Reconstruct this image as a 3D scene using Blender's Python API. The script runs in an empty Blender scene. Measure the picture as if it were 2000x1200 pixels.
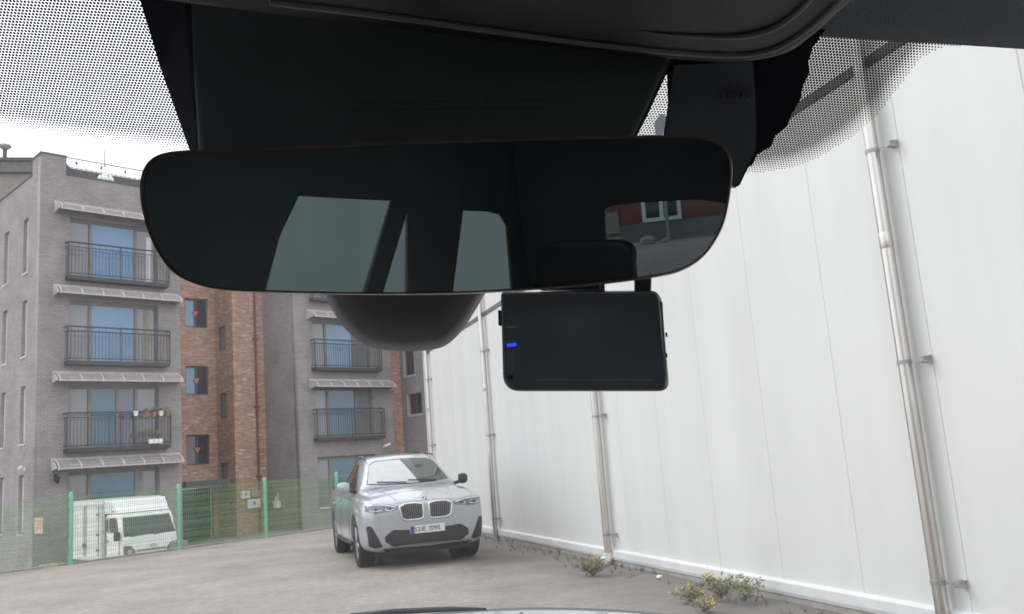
import bpy, bmesh, math, random
from mathutils import Vector, Matrix
from mathutils.bvhtree import BVHTree
R = math.radians
random.seed(7)
scn = bpy.context.scene
col = scn.collection

# ------------------------------------------------------------------ camera
F_PX = 1720.0
ROLL = math.atan(.077)
PITCH = math.atan(297 * math.cos(ROLL) / F_PX)
CAM = Vector((0, 0, 1.5))
fw = Vector((0, math.cos(PITCH), math.sin(PITCH)))
up0 = Vector((0, -math.sin(PITCH), math.cos(PITCH)))
r0 = Vector((1, 0, 0))
cx = math.cos(ROLL) * r0 - math.sin(ROLL) * up0
cy = math.sin(ROLL) * r0 + math.cos(ROLL) * up0
cd = bpy.data.cameras.new("camera")
cd.sensor_width = 36
cd.lens = F_PX / 2000 * 36
cd.clip_start = .02
cd.clip_end = 2000
cd.dof.use_dof = True
cd.dof.focus_distance = .74
cd.dof.aperture_fstop = 32
cam = bpy.data.objects.new("camera", cd)
col.objects.link(cam)
m = Matrix((cx, cy, -fw)).transposed().to_4x4()
m.translation = CAM
cam.matrix_world = m
scn.camera = cam

# ------------------------------------------------------------------ light
SUN_EL, SUN_AZ = 50, -66          # azimuth from +Y clockwise
w = bpy.data.worlds.new("World")
scn.world = w
w.use_nodes = True
nt = w.node_tree
nt.nodes.clear()
sky = nt.nodes.new('ShaderNodeTexSky')
sky.sky_type = 'NISHITA'
sky.sun_disc = False
sky.sun_elevation = R(SUN_EL)
sky.sun_rotation = R(SUN_AZ)
sky.air_density = 1.0
sky.dust_density = 3.0
hs = nt.nodes.new('ShaderNodeHueSaturation')
hs.inputs['Saturation'].default_value = .22
bgn = nt.nodes.new('ShaderNodeBackground')
bgn.inputs['Strength'].default_value = .15
wo = nt.nodes.new('ShaderNodeOutputWorld')
nt.links.new(sky.outputs[0], hs.inputs['Color'])
cloud = nt.nodes.new('ShaderNodeMix')            # even cloud cover over the clear-sky colours
cloud.data_type = 'RGBA'
cloud.inputs['Factor'].default_value = .8
cloud.inputs['B'].default_value = (6.9, 7.05, 7.4, 1)
nt.links.new(hs.outputs[0], cloud.inputs['A'])
nt.links.new(cloud.outputs['Result'], bgn.inputs[0])
nt.links.new(bgn.outputs[0], wo.inputs[0])
sl = bpy.data.lights.new("sun", 'SUN')
sl.energy = .5
sl.angle = R(14)
sl.color = (1, .96, .9)
sun = bpy.data.objects.new("sun", sl)
col.objects.link(sun)
sdir = Vector((math.sin(R(SUN_AZ)) * math.cos(R(SUN_EL)), math.cos(R(SUN_AZ)) * math.cos(R(SUN_EL)), math.sin(R(SUN_EL))))
sun.rotation_euler = sdir.to_track_quat('Z', 'Y').to_euler()
scn.view_settings.view_transform = 'Standard'
scn.view_settings.look = 'None'
scn.view_settings.exposure = .66
scn.view_settings.gamma = 1
scn.cycles.max_bounces = 10
scn.cycles.transparent_max_bounces = 24
scn.cycles.use_denoising = True

# ------------------------------------------------------------------ pixel survey helpers (photo 2000 x 1200)
def ray(px, py):
    return fw + cx * ((px - 1000) / F_PX) - cy * ((py - 600) / F_PX)
def ip(px, py, Y):
    d = ray(px, py)
    return CAM + d * (Y / d.y)
def onp(px, py, p0, n):
    d = ray(px, py)
    return CAM + d * ((Vector(p0) - CAM).dot(n) / d.dot(n))
def proj(p):
    d = p - CAM
    z = d.dot(fw)
    return 1000 + F_PX * d.dot(cx) / z, 600 - F_PX * d.dot(cy) / z
def inpoly(x, y, poly):
    c = False
    for i in range(len(poly)):
        x1, y1 = poly[i - 1]; x2, y2 = poly[i]
        if (y1 > y) != (y2 > y) and x < (x2 - x1) * (y - y1) / (y2 - y1) + x1:
            c = not c
    return c
def segdist(x, y, pl):
    best = 1e9
    for (x1, y1), (x2, y2) in zip(pl, pl[1:]):
        dx, dy = x2 - x1, y2 - y1
        t = max(0, min(1, ((x - x1) * dx + (y - y1) * dy) / (dx * dx + dy * dy)))
        best = min(best, math.hypot(x - x1 - t * dx, y - y1 - t * dy))
    return best

# ------------------------------------------------------------------ materials
def srgb(*c):
    return tuple((v / 255 / 12.92) if v <= 10 else ((v / 255 + .055) / 1.055) ** 2.4 for v in c)
def mat(name, c, rough=.6, metal=0, var=.12, scale=4, bump=0, bscale=60, spec=.5, coat=0, detail=4):
    m = bpy.data.materials.new(name)
    m.use_nodes = True
    n, l = m.node_tree.nodes, m.node_tree.links
    b = n['Principled BSDF']
    b.inputs['Base Color'].default_value = (*c, 1)
    b.inputs['Roughness'].default_value = rough
    b.inputs['Metallic'].default_value = metal
    b.inputs['Specular IOR Level'].default_value = spec
    b.inputs['Coat Weight'].default_value = coat
    b.inputs['Coat Roughness'].default_value = .05
    tc = n.new('ShaderNodeTexCoord')
    if var:
        nz = n.new('ShaderNodeTexNoise')
        nz.inputs['Scale'].default_value = scale
        nz.inputs['Detail'].default_value = detail
        l.new(tc.outputs['Object'], nz.inputs['Vector'])
        mr = n.new('ShaderNodeMapRange')
        mr.inputs['From Min'].default_value = .3
        mr.inputs['From Max'].default_value = .7
        mr.inputs['To Min'].default_value = 1 - var
        mr.inputs['To Max'].default_value = 1 + var
        l.new(nz.outputs[0], mr.inputs['Value'])
        mx = n.new('ShaderNodeVectorMath')
        mx.operation = 'SCALE'
        mx.inputs[0].default_value = c
        l.new(mr.outputs[0], mx.inputs['Scale'])
        l.new(mx.outputs[0], b.inputs['Base Color'])
    if bump:
        nb = n.new('ShaderNodeTexNoise')
        nb.inputs['Scale'].default_value = bscale
        l.new(tc.outputs['Object'], nb.inputs['Vector'])
        bp = n.new('ShaderNodeBump')
        bp.inputs['Strength'].default_value = bump
        bp.inputs['Distance'].default_value = .01
        l.new(nb.outputs[0], bp.inputs['Height'])
        l.new(bp.outputs[0], b.inputs['Normal'])
    return m
def emit_mat(name, c, s):
    m = mat(name, (c[0] * .2, c[1] * .2, c[2] * .2), .4, var=0)
    b = m.node_tree.nodes['Principled BSDF']
    b.inputs['Emission Color'].default_value = (*c, 1)
    b.inputs['Emission Strength'].default_value = s
    return m
def brick_mat(name, c1, c2, mortar, pale=None, bump=.35, rowh=.068, bw=.215):
    m = bpy.data.materials.new(name)
    m.use_nodes = True
    n, l = m.node_tree.nodes, m.node_tree.links
    b = n['Principled BSDF']
    b.inputs['Roughness'].default_value = .85
    tc = n.new('ShaderNodeTexCoord')
    sp = n.new('ShaderNodeSeparateXYZ')
    l.new(tc.outputs['Object'], sp.inputs[0])
    ad = n.new('ShaderNodeMath'); ad.operation = 'ADD'
    l.new(sp.outputs[0], ad.inputs[0]); l.new(sp.outputs[1], ad.inputs[1])
    cb = n.new('ShaderNodeCombineXYZ')
    l.new(ad.outputs[0], cb.inputs[0]); l.new(sp.outputs[2], cb.inputs[1])
    br = n.new('ShaderNodeTexBrick')
    br.inputs['Color1'].default_value = (*c1, 1)
    br.inputs['Color2'].default_value = (*c2, 1)
    br.inputs['Mortar'].default_value = (*mortar, 1)
    br.inputs['Scale'].default_value = 1
    br.inputs['Mortar Size'].default_value = .008
    br.inputs['Brick Width'].default_value = bw
    br.inputs['Row Height'].default_value = rowh
    l.new(cb.outputs[0], br.inputs['Vector'])
    out = br.outputs['Color']
    nz = n.new('ShaderNodeTexNoise')
    nz.inputs['Scale'].default_value = .9
    nz.inputs['Detail'].default_value = 6
    l.new(tc.outputs['Object'], nz.inputs['Vector'])
    mr = n.new('ShaderNodeMapRange')
    mr.inputs['From Min'].default_value = .3; mr.inputs['From Max'].default_value = .7
    mr.inputs['To Min'].default_value = .85; mr.inputs['To Max'].default_value = 1.14
    l.new(nz.outputs[0], mr.inputs['Value'])
    sc_ = n.new('ShaderNodeVectorMath'); sc_.operation = 'SCALE'
    l.new(out, sc_.inputs[0]); l.new(mr.outputs[0], sc_.inputs['Scale'])
    out = sc_.outputs[0]
    if pale:
        mp = n.new('ShaderNodeMapping')
        mp.inputs['Scale'].default_value = (4.3, 13.5, 1)
        l.new(cb.outputs[0], mp.inputs['Vector'])
        wn = n.new('ShaderNodeTexVoronoi'); wn.inputs['Scale'].default_value = 1
        l.new(mp.outputs[0], wn.inputs['Vector'])
        s2 = n.new('ShaderNodeSeparateColor')
        l.new(wn.outputs['Color'], s2.inputs[0])
        mr2 = n.new('ShaderNodeMapRange')
        mr2.inputs['From Min'].default_value = .78; mr2.inputs['From Max'].default_value = .98
        mr2.inputs['To Min'].default_value = 0; mr2.inputs['To Max'].default_value = .6
        l.new(s2.outputs[0], mr2.inputs['Value'])
        mx = n.new('ShaderNodeMix'); mx.data_type = 'RGBA'
        l.new(mr2.outputs[0], mx.inputs['Factor'])
        l.new(out, mx.inputs['A']); mx.inputs['B'].default_value = (*pale, 1)
        out = mx.outputs['Result']
    l.new(out, b.inputs['Base Color'])
    bp = n.new('ShaderNodeBump')
    bp.inputs['Strength'].default_value = bump
    bp.inputs['Distance'].default_value = .01
    bp.invert = True
    l.new(br.outputs['Fac'], bp.inputs['Height'])
    l.new(bp.outputs[0], b.inputs['Normal'])
    return m
def glass_mat(name, film, tint=(1, 1, 1), gloss=.04, filmcol=(.8, .82, .85)):
    # clear pane that lets light straight through, with a thin film of dust on it
    m = bpy.data.materials.new(name)
    m.use_nodes = True
    n, l = m.node_tree.nodes, m.node_tree.links
    n.clear()
    o = n.new('ShaderNodeOutputMaterial')
    t = n.new('ShaderNodeBsdfTransparent'); t.inputs[0].default_value = (*tint, 1)
    d = n.new('ShaderNodeBsdfTranslucent'); d.inputs[0].default_value = (*filmcol, 1)
    g = n.new('ShaderNodeBsdfGlossy'); g.inputs['Roughness'].default_value = .02
    m1 = n.new('ShaderNodeMixShader'); m2 = n.new('ShaderNodeMixShader')
    tc = n.new('ShaderNodeTexCoord')
    nz = n.new('ShaderNodeTexNoise'); nz.inputs['Scale'].default_value = 6
    l.new(tc.outputs['Object'], nz.inputs['Vector'])
    mu = n.new('ShaderNodeMath'); mu.operation = 'MULTIPLY'; mu.inputs[1].default_value = film * 2
    l.new(nz.outputs[0], mu.inputs[0])
    l.new(mu.outputs[0], m1.inputs[0])
    l.new(t.outputs[0], m1.inputs[1]); l.new(d.outputs[0], m1.inputs[2])
    m2.inputs[0].default_value = gloss
    l.new(m1.outputs[0], m2.inputs[1]); l.new(g.outputs[0], m2.inputs[2])
    l.new(m2.outputs[0], o.inputs[0])
    return m

M = {}
M['asphalt'] = mat('lot_asphalt', (.292, .262, .236), .92, var=.16, scale=.9, bump=1.0, bscale=70, detail=10)
M['dirt'] = mat('soil', (.19, .17, .155), .95, var=.3, scale=3, bump=.8, bscale=40)
M['concrete'] = mat('concrete', (.33, .32, .30), .9, var=.2, scale=3, bump=.4)
M['redpaint'] = mat('red_paving', (.36, .15, .13), .9, var=.15, scale=3, bump=.3)
M['yellowpaint'] = mat('yellow_paint', (.5, .40, .22), .8)
M['panel'] = mat('white_panel', (.70, .712, .698), .42, var=.035, scale=.5, bump=.02, bscale=6)
_nt = M['panel'].node_tree; _n, _l = _nt.nodes, _nt.links
_b = _n['Principled BSDF']; _src = _b.inputs['Base Color'].links[0].from_socket
_tc = _n.new('ShaderNodeTexCoord'); _oi = _n.new('ShaderNodeObjectInfo')
_sc = _n.new('ShaderNodeVectorMath'); _sc.operation = 'MULTIPLY_ADD'; _sc.inputs[1].default_value = (2.1, 2.1, .16)
_mu = _n.new('ShaderNodeMath'); _mu.operation = 'MULTIPLY'; _mu.inputs[1].default_value = 90
_l.new(_oi.outputs['Random'], _mu.inputs[0]); _l.new(_tc.outputs['Object'], _sc.inputs[0]); _l.new(_mu.outputs[0], _sc.inputs[2])
_nz = _n.new('ShaderNodeTexNoise'); _nz.inputs['Scale'].default_value = 1; _nz.inputs['Detail'].default_value = 5
_l.new(_sc.outputs[0], _nz.inputs['Vector'])
_mr = _n.new('ShaderNodeMapRange'); _mr.inputs['From Min'].default_value = .35; _mr.inputs['From Max'].default_value = .75
_mr.inputs['To Min'].default_value = 1.02; _mr.inputs['To Max'].default_value = .945
_l.new(_nz.outputs[0], _mr.inputs['Value'])
_v = _n.new('ShaderNodeVectorMath'); _v.operation = 'SCALE'
_l.new(_src, _v.inputs[0]); _l.new(_mr.outputs[0], _v.inputs['Scale']); _l.new(_v.outputs[0], _b.inputs['Base Color'])
M['seam'] = mat('seam_sealant', (.55, .56, .56), .8)
M['trimgrey'] = mat('grey_trim', (.12, .12, .12), .6)
M['flash'] = mat('white_flashing', (.66, .67, .67), .35, var=.06)
M['steel'] = mat('stainless_steel', (.62, .60, .57), .3, metal=1, var=.1, scale=2)
M['steeldull'] = mat('galvanised_steel', (.36, .36, .36), .5, metal=.6)
M['pvc'] = mat('white_pvc', (.8, .79, .76), .4)
M['gbrick'] = brick_mat('grey_brick', (.36, .332, .325), (.295, .272, .27), (.205, .19, .188), bump=.6)
M['rbrick'] = brick_mat('red_brick', (.55, .315, .225), (.32, .165, .115), (.45, .34, .275), pale=(.62, .48, .41))
M['bbrick'] = brick_mat('tan_brick', (.33, .28, .235), (.27, .225, .19), (.36, .33, .3))
M['coping'] = mat('dark_coping', (.09, .085, .09), .6)
M['frame'] = mat('window_frame', (.085, .082, .085), .45)
M['framel'] = mat('bronze_frame', (.20, .19, .18), .45)
M['rail'] = mat('balcony_metal', (.05, .05, .055), .5)
M['slab'] = mat('slab_concrete', (.16, .155, .16), .8)
def bglass(name, c, spec=.9, rough=.04):
    return mat(name, c, rough, var=.1, scale=1.1, spec=spec)
M['gblue'] = bglass('blue_window_glass', (.12, .25, .44))
M['gteal'] = bglass('teal_window_glass', (.04, .125, .20))
M['ggrey'] = bglass('curtained_window_glass', (.20, .205, .215))
M['gslate'] = bglass('slate_window_glass', (.10, .125, .18))
M['curtain'] = mat('beige_curtain', (.30, .26, .22), .9)
M['gdark'] = bglass('dark_window_glass', (.03, .036, .05))
M['gwhite'] = bglass('frosted_window_glass', (.60, .61, .63), spec=.5, rough=.3)
M['awn'] = mat('awning_sheet', (.25, .225, .23), .35, var=.2, scale=6, spec=.5)
M['awnrib'] = mat('awning_rib', (.66, .56, .52), .4)
M['awnbox'] = mat('awning_bracket', (.50, .46, .44), .5)
M['redpipe'] = mat('red_pipe', (.20, .055, .045), .5)
M['redmark'] = mat('red_marker', (.62, .17, .15), .5)
M['fpost'] = mat('mint_paint', (.19, .50, .335), .4, var=.06)
M['fwire'] = mat('green_wire', (.20, .36, .17), .5, var=0)
M['white'] = mat('white_paint', (.80, .80, .79), .35, var=.04, coat=.3)
M['whitedirty'] = mat('white_box_panel', (.68, .68, .65), .5, var=.10, scale=2)
M['boxtrim'] = mat('box_trim', (.40, .40, .39), .5, metal=.2)
M['black'] = mat('black_plastic', (.02, .02, .022), .5)
M['rubber'] = mat('tyre_rubber', (.022, .022, .023), .85, bump=.3, bscale=60)
M['rim'] = mat('alloy_rim', (.30, .30, .31), .3, metal=.9)
M['paint'] = mat('silver_blue_paint', (.40, .43, .465), .28, metal=.35, var=.02, coat=1)
M['chrome'] = mat('satin_chrome', (.75, .75, .76), .18, metal=1, var=0)
M['cglass'] = mat('car_window_glass', (.022, .028, .027), .03, var=0, spec=.5, coat=.25)
M['cglass'].node_tree.nodes['Principled BSDF'].inputs['IOR'].default_value = 1.5
M['lamp'] = mat('headlamp_lens', (.11, .12, .13), .06, var=.6, scale=14, spec=.9, coat=1)
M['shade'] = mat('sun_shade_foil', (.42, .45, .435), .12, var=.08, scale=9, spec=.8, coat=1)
M['lampw'] = mat('lamp_reflector', (.8, .82, .85), .1, metal=.6, var=0)
M['amber'] = mat('amber_lens', (.5, .22, .05), .2)
M['plate'] = mat('plate_white', (.74, .75, .74), .4, var=0)
M['blue'] = mat('plate_blue', (.03, .10, .28), .4, var=0)
M['ink'] = mat('plate_ink', (.03, .03, .035), .5, var=0)
M['orange'] = mat('sign_orange', (.62, .30, .16), .6, var=.1)
M['cream'] = mat('sign_cream', (.62, .50, .40), .6, var=.1)
M['leaf'] = mat('weed_leaf', (.155, .165, .07), .7, var=.4, scale=30)
M['stalk'] = mat('weed_stalk', (.14, .12, .07), .8)
M['petal'] = mat('yellow_petal', (.62, .44, .08), .6)
M['terra'] = mat('terracotta', (.36, .17, .11), .8)
# interior
M['plas'] = mat('soft_black_plastic', (.062, .064, .071), .55, bump=.12, bscale=900, var=.08, scale=8)
M['plasd'] = mat('deep_black_plastic', (.015, .015, .017), .5, bump=.1, bscale=900)
M['plasg'] = mat('charcoal_plastic', (.050, .051, .055), .5, bump=.08, bscale=900, var=.06)
M['lining'] = mat('grey_cabin_lining', (.20, .20, .21), .9, bump=.1, bscale=300)
M['liner'] = mat('headliner_cloth', (.29, .30, .325), .95, bump=.3, bscale=700)
M['trim'] = mat('console_gloss_trim', (.17, .165, .16), .3)
M['frit'] = mat('frit_ceramic', (.030, .031, .037), .7, var=0, spec=0)  # ceramic print, also the dark colour that stands for shade on side faces
M['dots'] = mat('frit_dot_print', (.045, .045, .075), .7, var=0, spec=0)
M['house'] = mat('charcoal_housing', (.115, .118, .127), .55, bump=.12, bscale=900, var=.10, scale=9)
M['glass'] = glass_mat('windscreen_glass', .014, gloss=.012)
M['tint'] = glass_mat('tinted_glass', .004, tint=(.72, .78, .80), gloss=.03)
M['clearglass'] = glass_mat('clear_side_glass', .004, tint=(.82, .86, .85), gloss=.03)
M['screen'] = mat('screen_glass', (.17, .18, .20), .14, var=0, spec=.5)
M['screenb'] = mat('screen_bezel', (.03, .032, .034), .3, var=0)
M['edge'] = mat('screen_edge_metal', (.42, .42, .42), .28, metal=.7, var=0)
M['ledb'] = emit_mat('blue_led', (.02, .06, .85), .9)
M['ledg'] = emit_mat('green_led', (.03, .13, .06), .35)
M['clear'] = glass_mat('clear_plastic', .35, tint=(.75, .76, .85), gloss=.1)
M['hood'] = mat('bonnet_paint', (.46, .50, .53), .22, metal=.35, var=.02, coat=1)
M['brass'] = mat('mirror_edge_tint', (.13, .10, .09), .3, var=0)
mm = bpy.data.materials.new('mirror_silver')
mm.use_nodes = True
_n, _l = mm.node_tree.nodes, mm.node_tree.links
_n.clear()
_o = _n.new('ShaderNodeOutputMaterial'); _g = _n.new('ShaderNodeBsdfGlossy'); _d = _n.new('ShaderNodeBsdfDiffuse'); _x = _n.new('ShaderNodeMixShader')
_g.inputs[0].default_value = (.345, .38, .39, 1); _g.inputs['Roughness'].default_value = .004
_d.inputs[0].default_value = (.10, .105, .12, 1)
_x.inputs[0].default_value = .17
_l.new(_g.outputs[0], _x.inputs[1]); _l.new(_d.outputs[0], _x.inputs[2]); _l.new(_x.outputs[0], _o.inputs[0])
M['mirror'] = mm
M['mark'] = mat('faint_print', (.125, .125, .165), .6, var=0)
M['slot'] = mat('vent_slot', (.085, .087, .094), .6, var=0)
M['strip'] = mat('button_strip', (.21, .21, .235), .25, var=0)

_nt = M['asphalt'].node_tree; _n, _l = _nt.nodes, _nt.links
_b = _n['Principled BSDF']; _src = _b.inputs['Base Color'].links[0].from_socket
for _s, _v0, _v1 in ((28, .89, 1.11), (7, .90, 1.10)):           # grit and small patches
    _tc = _n.new('ShaderNodeTexCoord'); _nz = _n.new('ShaderNodeTexNoise'); _nz.inputs['Scale'].default_value = _s; _nz.inputs['Detail'].default_value = 3
    _l.new(_tc.outputs['Object'], _nz.inputs['Vector'])
    _mr = _n.new('ShaderNodeMapRange'); _mr.inputs['From Min'].default_value = .35; _mr.inputs['From Max'].default_value = .65
    _mr.inputs['To Min'].default_value = _v0; _mr.inputs['To Max'].default_value = _v1
    _l.new(_nz.outputs[0], _mr.inputs['Value'])
    _v = _n.new('ShaderNodeVectorMath'); _v.operation = 'SCALE'
    _l.new(_src, _v.inputs[0]); _l.new(_mr.outputs[0], _v.inputs['Scale'])
    _src = _v.outputs[0]
_l.new(_src, _b.inputs['Base Color'])
# soil washed over the asphalt along the foot of the white wall (a stain with its own ragged edge)
_nt = M['asphalt'].node_tree; _n, _l = _nt.nodes, _nt.links
_b = _n['Principled BSDF']; _src = _b.inputs['Base Color'].links[0].from_socket
_tc = _n.new('ShaderNodeTexCoord')
_dt = _n.new('ShaderNodeVectorMath'); _dt.operation = 'DOT_PRODUCT'; _dt.inputs[1].default_value = (-.94997, -.31234, 0)
_l.new(_tc.outputs['Object'], _dt.inputs[0])
_nz = _n.new('ShaderNodeTexNoise'); _nz.inputs['Scale'].default_value = .8; _nz.inputs['Detail'].default_value = 8
_l.new(_tc.outputs['Object'], _nz.inputs['Vector'])
_ma = _n.new('ShaderNodeMath'); _ma.operation = 'MULTIPLY_ADD'; _ma.inputs[1].default_value = 3.2
_l.new(_nz.outputs[0], _ma.inputs[0]); _l.new(_dt.outputs['Value'], _ma.inputs[2])
_mr = _n.new('ShaderNodeMapRange'); _mr.interpolation_type = 'SMOOTHSTEP'
_mr.inputs['From Min'].default_value = -5.21 + 1.5; _mr.inputs['From Max'].default_value = -5.21 + 4.6
_mr.inputs['To Min'].default_value = .85; _mr.inputs['To Max'].default_value = 0
_l.new(_ma.outputs[0], _mr.inputs['Value'])
_mx = _n.new('ShaderNodeMix'); _mx.data_type = 'RGBA'; _mx.inputs['B'].default_value = (.135, .124, .115, 1)
_l.new(_mr.outputs[0], _mx.inputs['Factor']); _l.new(_src, _mx.inputs['A']); _l.new(_mx.outputs['Result'], _b.inputs['Base Color'])
# ------------------------------------------------------------------ object helpers
def tag(o, label=None, cat=None, group=None, kind=None):
    if label: o['label'] = label
    if cat: o['category'] = cat
    if group: o['group'] = group
    if kind: o['kind'] = kind
    return o
def empty(name, loc=(0, 0, 0), rz=0, label=None, cat=None, group=None):
    o = bpy.data.objects.new(name, None)
    o.empty_display_size = .2
    o.location = loc
    o.rotation_euler = (0, 0, rz)
    col.objects.link(o)
    return tag(o, label, cat, group)
def link(name, me, m=None, parent=None):
    o = bpy.data.objects.new(name, me)
    if m and not me.materials: me.materials.append(m)
    col.objects.link(o)
    if parent: o.parent = parent
    return o
class MB:
    def __init__(s): s.v, s.f = [], []
    def add(s, vs, fs):
        k = len(s.v)
        s.v += [tuple(p) for p in vs]
        s.f += [tuple(i + k for i in f) for f in fs]
        return s
    def box(s, a, b):
        (x0, y0, z0), (x1, y1, z1) = a, b
        return s.add([(x0, y0, z0), (x1, y0, z0), (x1, y1, z0), (x0, y1, z0), (x0, y0, z1), (x1, y0, z1), (x1, y1, z1), (x0, y1, z1)],
                     [(0, 3, 2, 1), (4, 5, 6, 7), (0, 1, 5, 4), (1, 2, 6, 5), (2, 3, 7, 6), (3, 0, 4, 7)])
    def hexa(s, p):       # 8 points: bottom ring 4, top ring 4
        return s.add(p, [(0, 3, 2, 1), (4, 5, 6, 7), (0, 1, 5, 4), (1, 2, 6, 5), (2, 3, 7, 6), (3, 0, 4, 7)])
    def tube(s, pts, r, n=8, cap=True, closed=False):
        pts = [Vector(p) for p in pts]
        rs = r if isinstance(r, (list, tuple)) else [r] * len(pts)
        k = len(s.v)
        prev = None
        for i, p in enumerate(pts):
            if closed: t = pts[(i + 1) % len(pts)] - pts[i - 1]
            else: t = pts[min(i + 1, len(pts) - 1)] - pts[max(i - 1, 0)]
            t.normalize()
            if prev is None:
                a = t.orthogonal().normalized()
            else:
                a = (prev - t * prev.dot(t)).normalized()
            prev = a
            b = t.cross(a)
            for j in range(n):
                th = 2 * math.pi * j / n
                s.v.append(tuple(p + (a * math.cos(th) + b * math.sin(th)) * rs[i]))
        m_ = len(pts)
        for i in range(m_ if closed else m_ - 1):
            i2 = (i + 1) % m_
            for j in range(n):
                j2 = (j + 1) % n
                s.f.append((k + i * n + j, k + i * n + j2, k + i2 * n + j2, k + i2 * n + j))
        if cap and not closed:
            s.f.append(tuple(k + j for j in reversed(range(n))))
            s.f.append(tuple(k + (m_ - 1) * n + j for j in range(n)))
        return s
    def grid(s, rows, close=False):
        k = len(s.v)
        nr, nc = len(rows), len(rows[0])
        for r in rows: s.v += [tuple(p) for p in r]
        for i in range(nr - 1):
            for j in range(nc if close else nc - 1):
                j2 = (j + 1) % nc
                s.f.append((k + i * nc + j, k + i * nc + j2, k + (i + 1) * nc + j2, k + (i + 1) * nc + j))
        return s
    def ngon(s, pts): return s.add(pts, [tuple(range(len(pts)))])
    def prism(s, bot, top):
        n = len(bot)
        return s.add(list(bot) + list(top), [tuple(reversed(range(n))), tuple(range(n, 2 * n))] + [(i, (i + 1) % n, n + (i + 1) % n, n + i) for i in range(n)])
    def mesh(s, name, smooth=False, fix=True):
        me = bpy.data.meshes.new(name)
        me.from_pydata(s.v, [], s.f)
        if fix:
            bm = bmesh.new(); bm.from_mesh(me)
            bmesh.ops.recalc_face_normals(bm, faces=bm.faces)
            bm.to_mesh(me); bm.free()
        if smooth:
            for p in me.polygons: p.use_smooth = True
        me.update()
        return me
    def build(s, name, m, parent=None, smooth=False, bevel=0, seg=2, kind=None, sub=0, fix=True):
        o = link(name, s.mesh(name, smooth, fix), m, parent)
        if bevel:
            b = o.modifiers.new('b', 'BEVEL'); b.width = bevel; b.segments = seg; b.limit_method = 'ANGLE'; b.angle_limit = R(35)
        if sub:
            b = o.modifiers.new('s', 'SUBSURF'); b.levels = b.render_levels = sub
        if kind: o['kind'] = kind
        return o
def box(name, a, b, m, parent=None, bevel=0, kind=None):
    return MB().box(a, b).build(name, m, parent, bevel=bevel, kind=kind)
def autosmooth(o, ang=40):
    for p in o.data.polygons: p.use_smooth = True
    try: o.data.set_sharp_from_angle(angle=R(ang))
    except Exception: pass
    return o
def catmull(pts, n=8, closed=False):
    P_ = [Vector(p) for p in pts]
    out = []
    L = len(P_)
    for i in range(L if closed else L - 1):
        g = (lambda k: P_[k % L]) if closed else (lambda k: P_[max(0, min(L - 1, k))])
        a, b, c, d = g(i - 1), g(i), g(i + 1), g(i + 2)
        for j in range(n):
            t = j / n
            out.append(.5 * ((2 * b) + (c - a) * t + (2 * a - 5 * b + 4 * c - d) * t * t + (3 * b - a - 3 * c + d) * t ** 3))
    if not closed: out.append(P_[-1])
    return out
def plate(name, outer, holes, thick, mp, m, parent=None, bevel=0):
    """flat plate with openings: outline + holes in 2D, thickness, mp(u, v, w) -> point; w from 0 (front) to thick"""
    cu = bpy.data.curves.new(name, 'CURVE')
    cu.dimensions = '2D'; cu.fill_mode = 'BOTH'; cu.extrude = thick / 2
    for pl in [outer] + holes:
        sp = cu.splines.new('POLY'); sp.points.add(len(pl) - 1)
        for i, q in enumerate(pl): sp.points[i].co = (q[0], q[1], 0, 1)
        sp.use_cyclic_u = True
    tmp = bpy.data.objects.new(name, cu); col.objects.link(tmp)
    dg = bpy.context.evaluated_depsgraph_get()
    me = bpy.data.meshes.new_from_object(tmp.evaluated_get(dg))
    bpy.data.objects.remove(tmp); bpy.data.curves.remove(cu)
    for v in me.vertices: v.co = mp(v.co.x, v.co.y, v.co.z + thick / 2)
    bm = bmesh.new(); bm.from_mesh(me)
    bmesh.ops.remove_doubles(bm, verts=bm.verts, dist=1e-5)
    bmesh.ops.recalc_face_normals(bm, faces=bm.faces)
    bm.to_mesh(me); bm.free()
    me.name = name
    me.materials.clear()
    return link(name, me, m, parent)
def rect(x0, z0, x1, z1): return [(x0, z0), (x1, z0), (x1, z1), (x0, z1)]
def text_mesh(s, name, size, m, mtx, parent, ext=.002):
    cu = bpy.data.curves.new(name, 'FONT')
    cu.body = s; cu.size = size; cu.align_x = 'CENTER'; cu.align_y = 'CENTER'; cu.extrude = ext
    tmp = bpy.data.objects.new(name, cu); col.objects.link(tmp)
    dg = bpy.context.evaluated_depsgraph_get()
    me = bpy.data.meshes.new_from_object(tmp.evaluated_get(dg))
    bpy.data.objects.remove(tmp)
    me.transform(mtx); me.materials.clear()
    return link(name, me, m, parent)
def copy_tree(o, parent=None):
    c = o.copy(); col.objects.link(c)
    if parent: c.parent = parent
    for ch in o.children: copy_tree(ch, c)
    return c

# ================================================================== SETTING
# wall frame: x runs along the wall away from us, y out of the wall into the lot
WA = R(18.2)
W0 = Vector((1.142, 13.205, 0))
wd = Vector((-math.sin(WA), math.cos(WA), 0)); wn = Vector((-math.cos(WA), -math.sin(WA), 0))
def wdist(x, y): return (Vector((x, y, 0)) - W0).dot(wn)
WROT = math.pi / 2 + WA
# fence line
FA, FB = Vector((-9.82, 19.34, 0)), Vector((-5.23, 24.93, 0))
fd = (FB - FA).normalized(); fnrm = Vector((-fd.y, fd.x, 0))      # away from us
# building frame
TH = R(46.5)
B0 = Vector((-16.261, 29.7, 0))
bu = Vector((math.cos(TH), math.sin(TH), 0)); bn = Vector((-math.sin(TH), math.cos(TH), 0))
def yardz(x, y):
    xl = (Vector((x, y, 0)) - B0).dot(bu)
    return -1.42 + .07 * max(-6, min(14, xl))

MB().box((-500, -500, -2.2), (500, 500, -2.0)).build('ground', M['dirt'], kind='structure')
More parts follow.
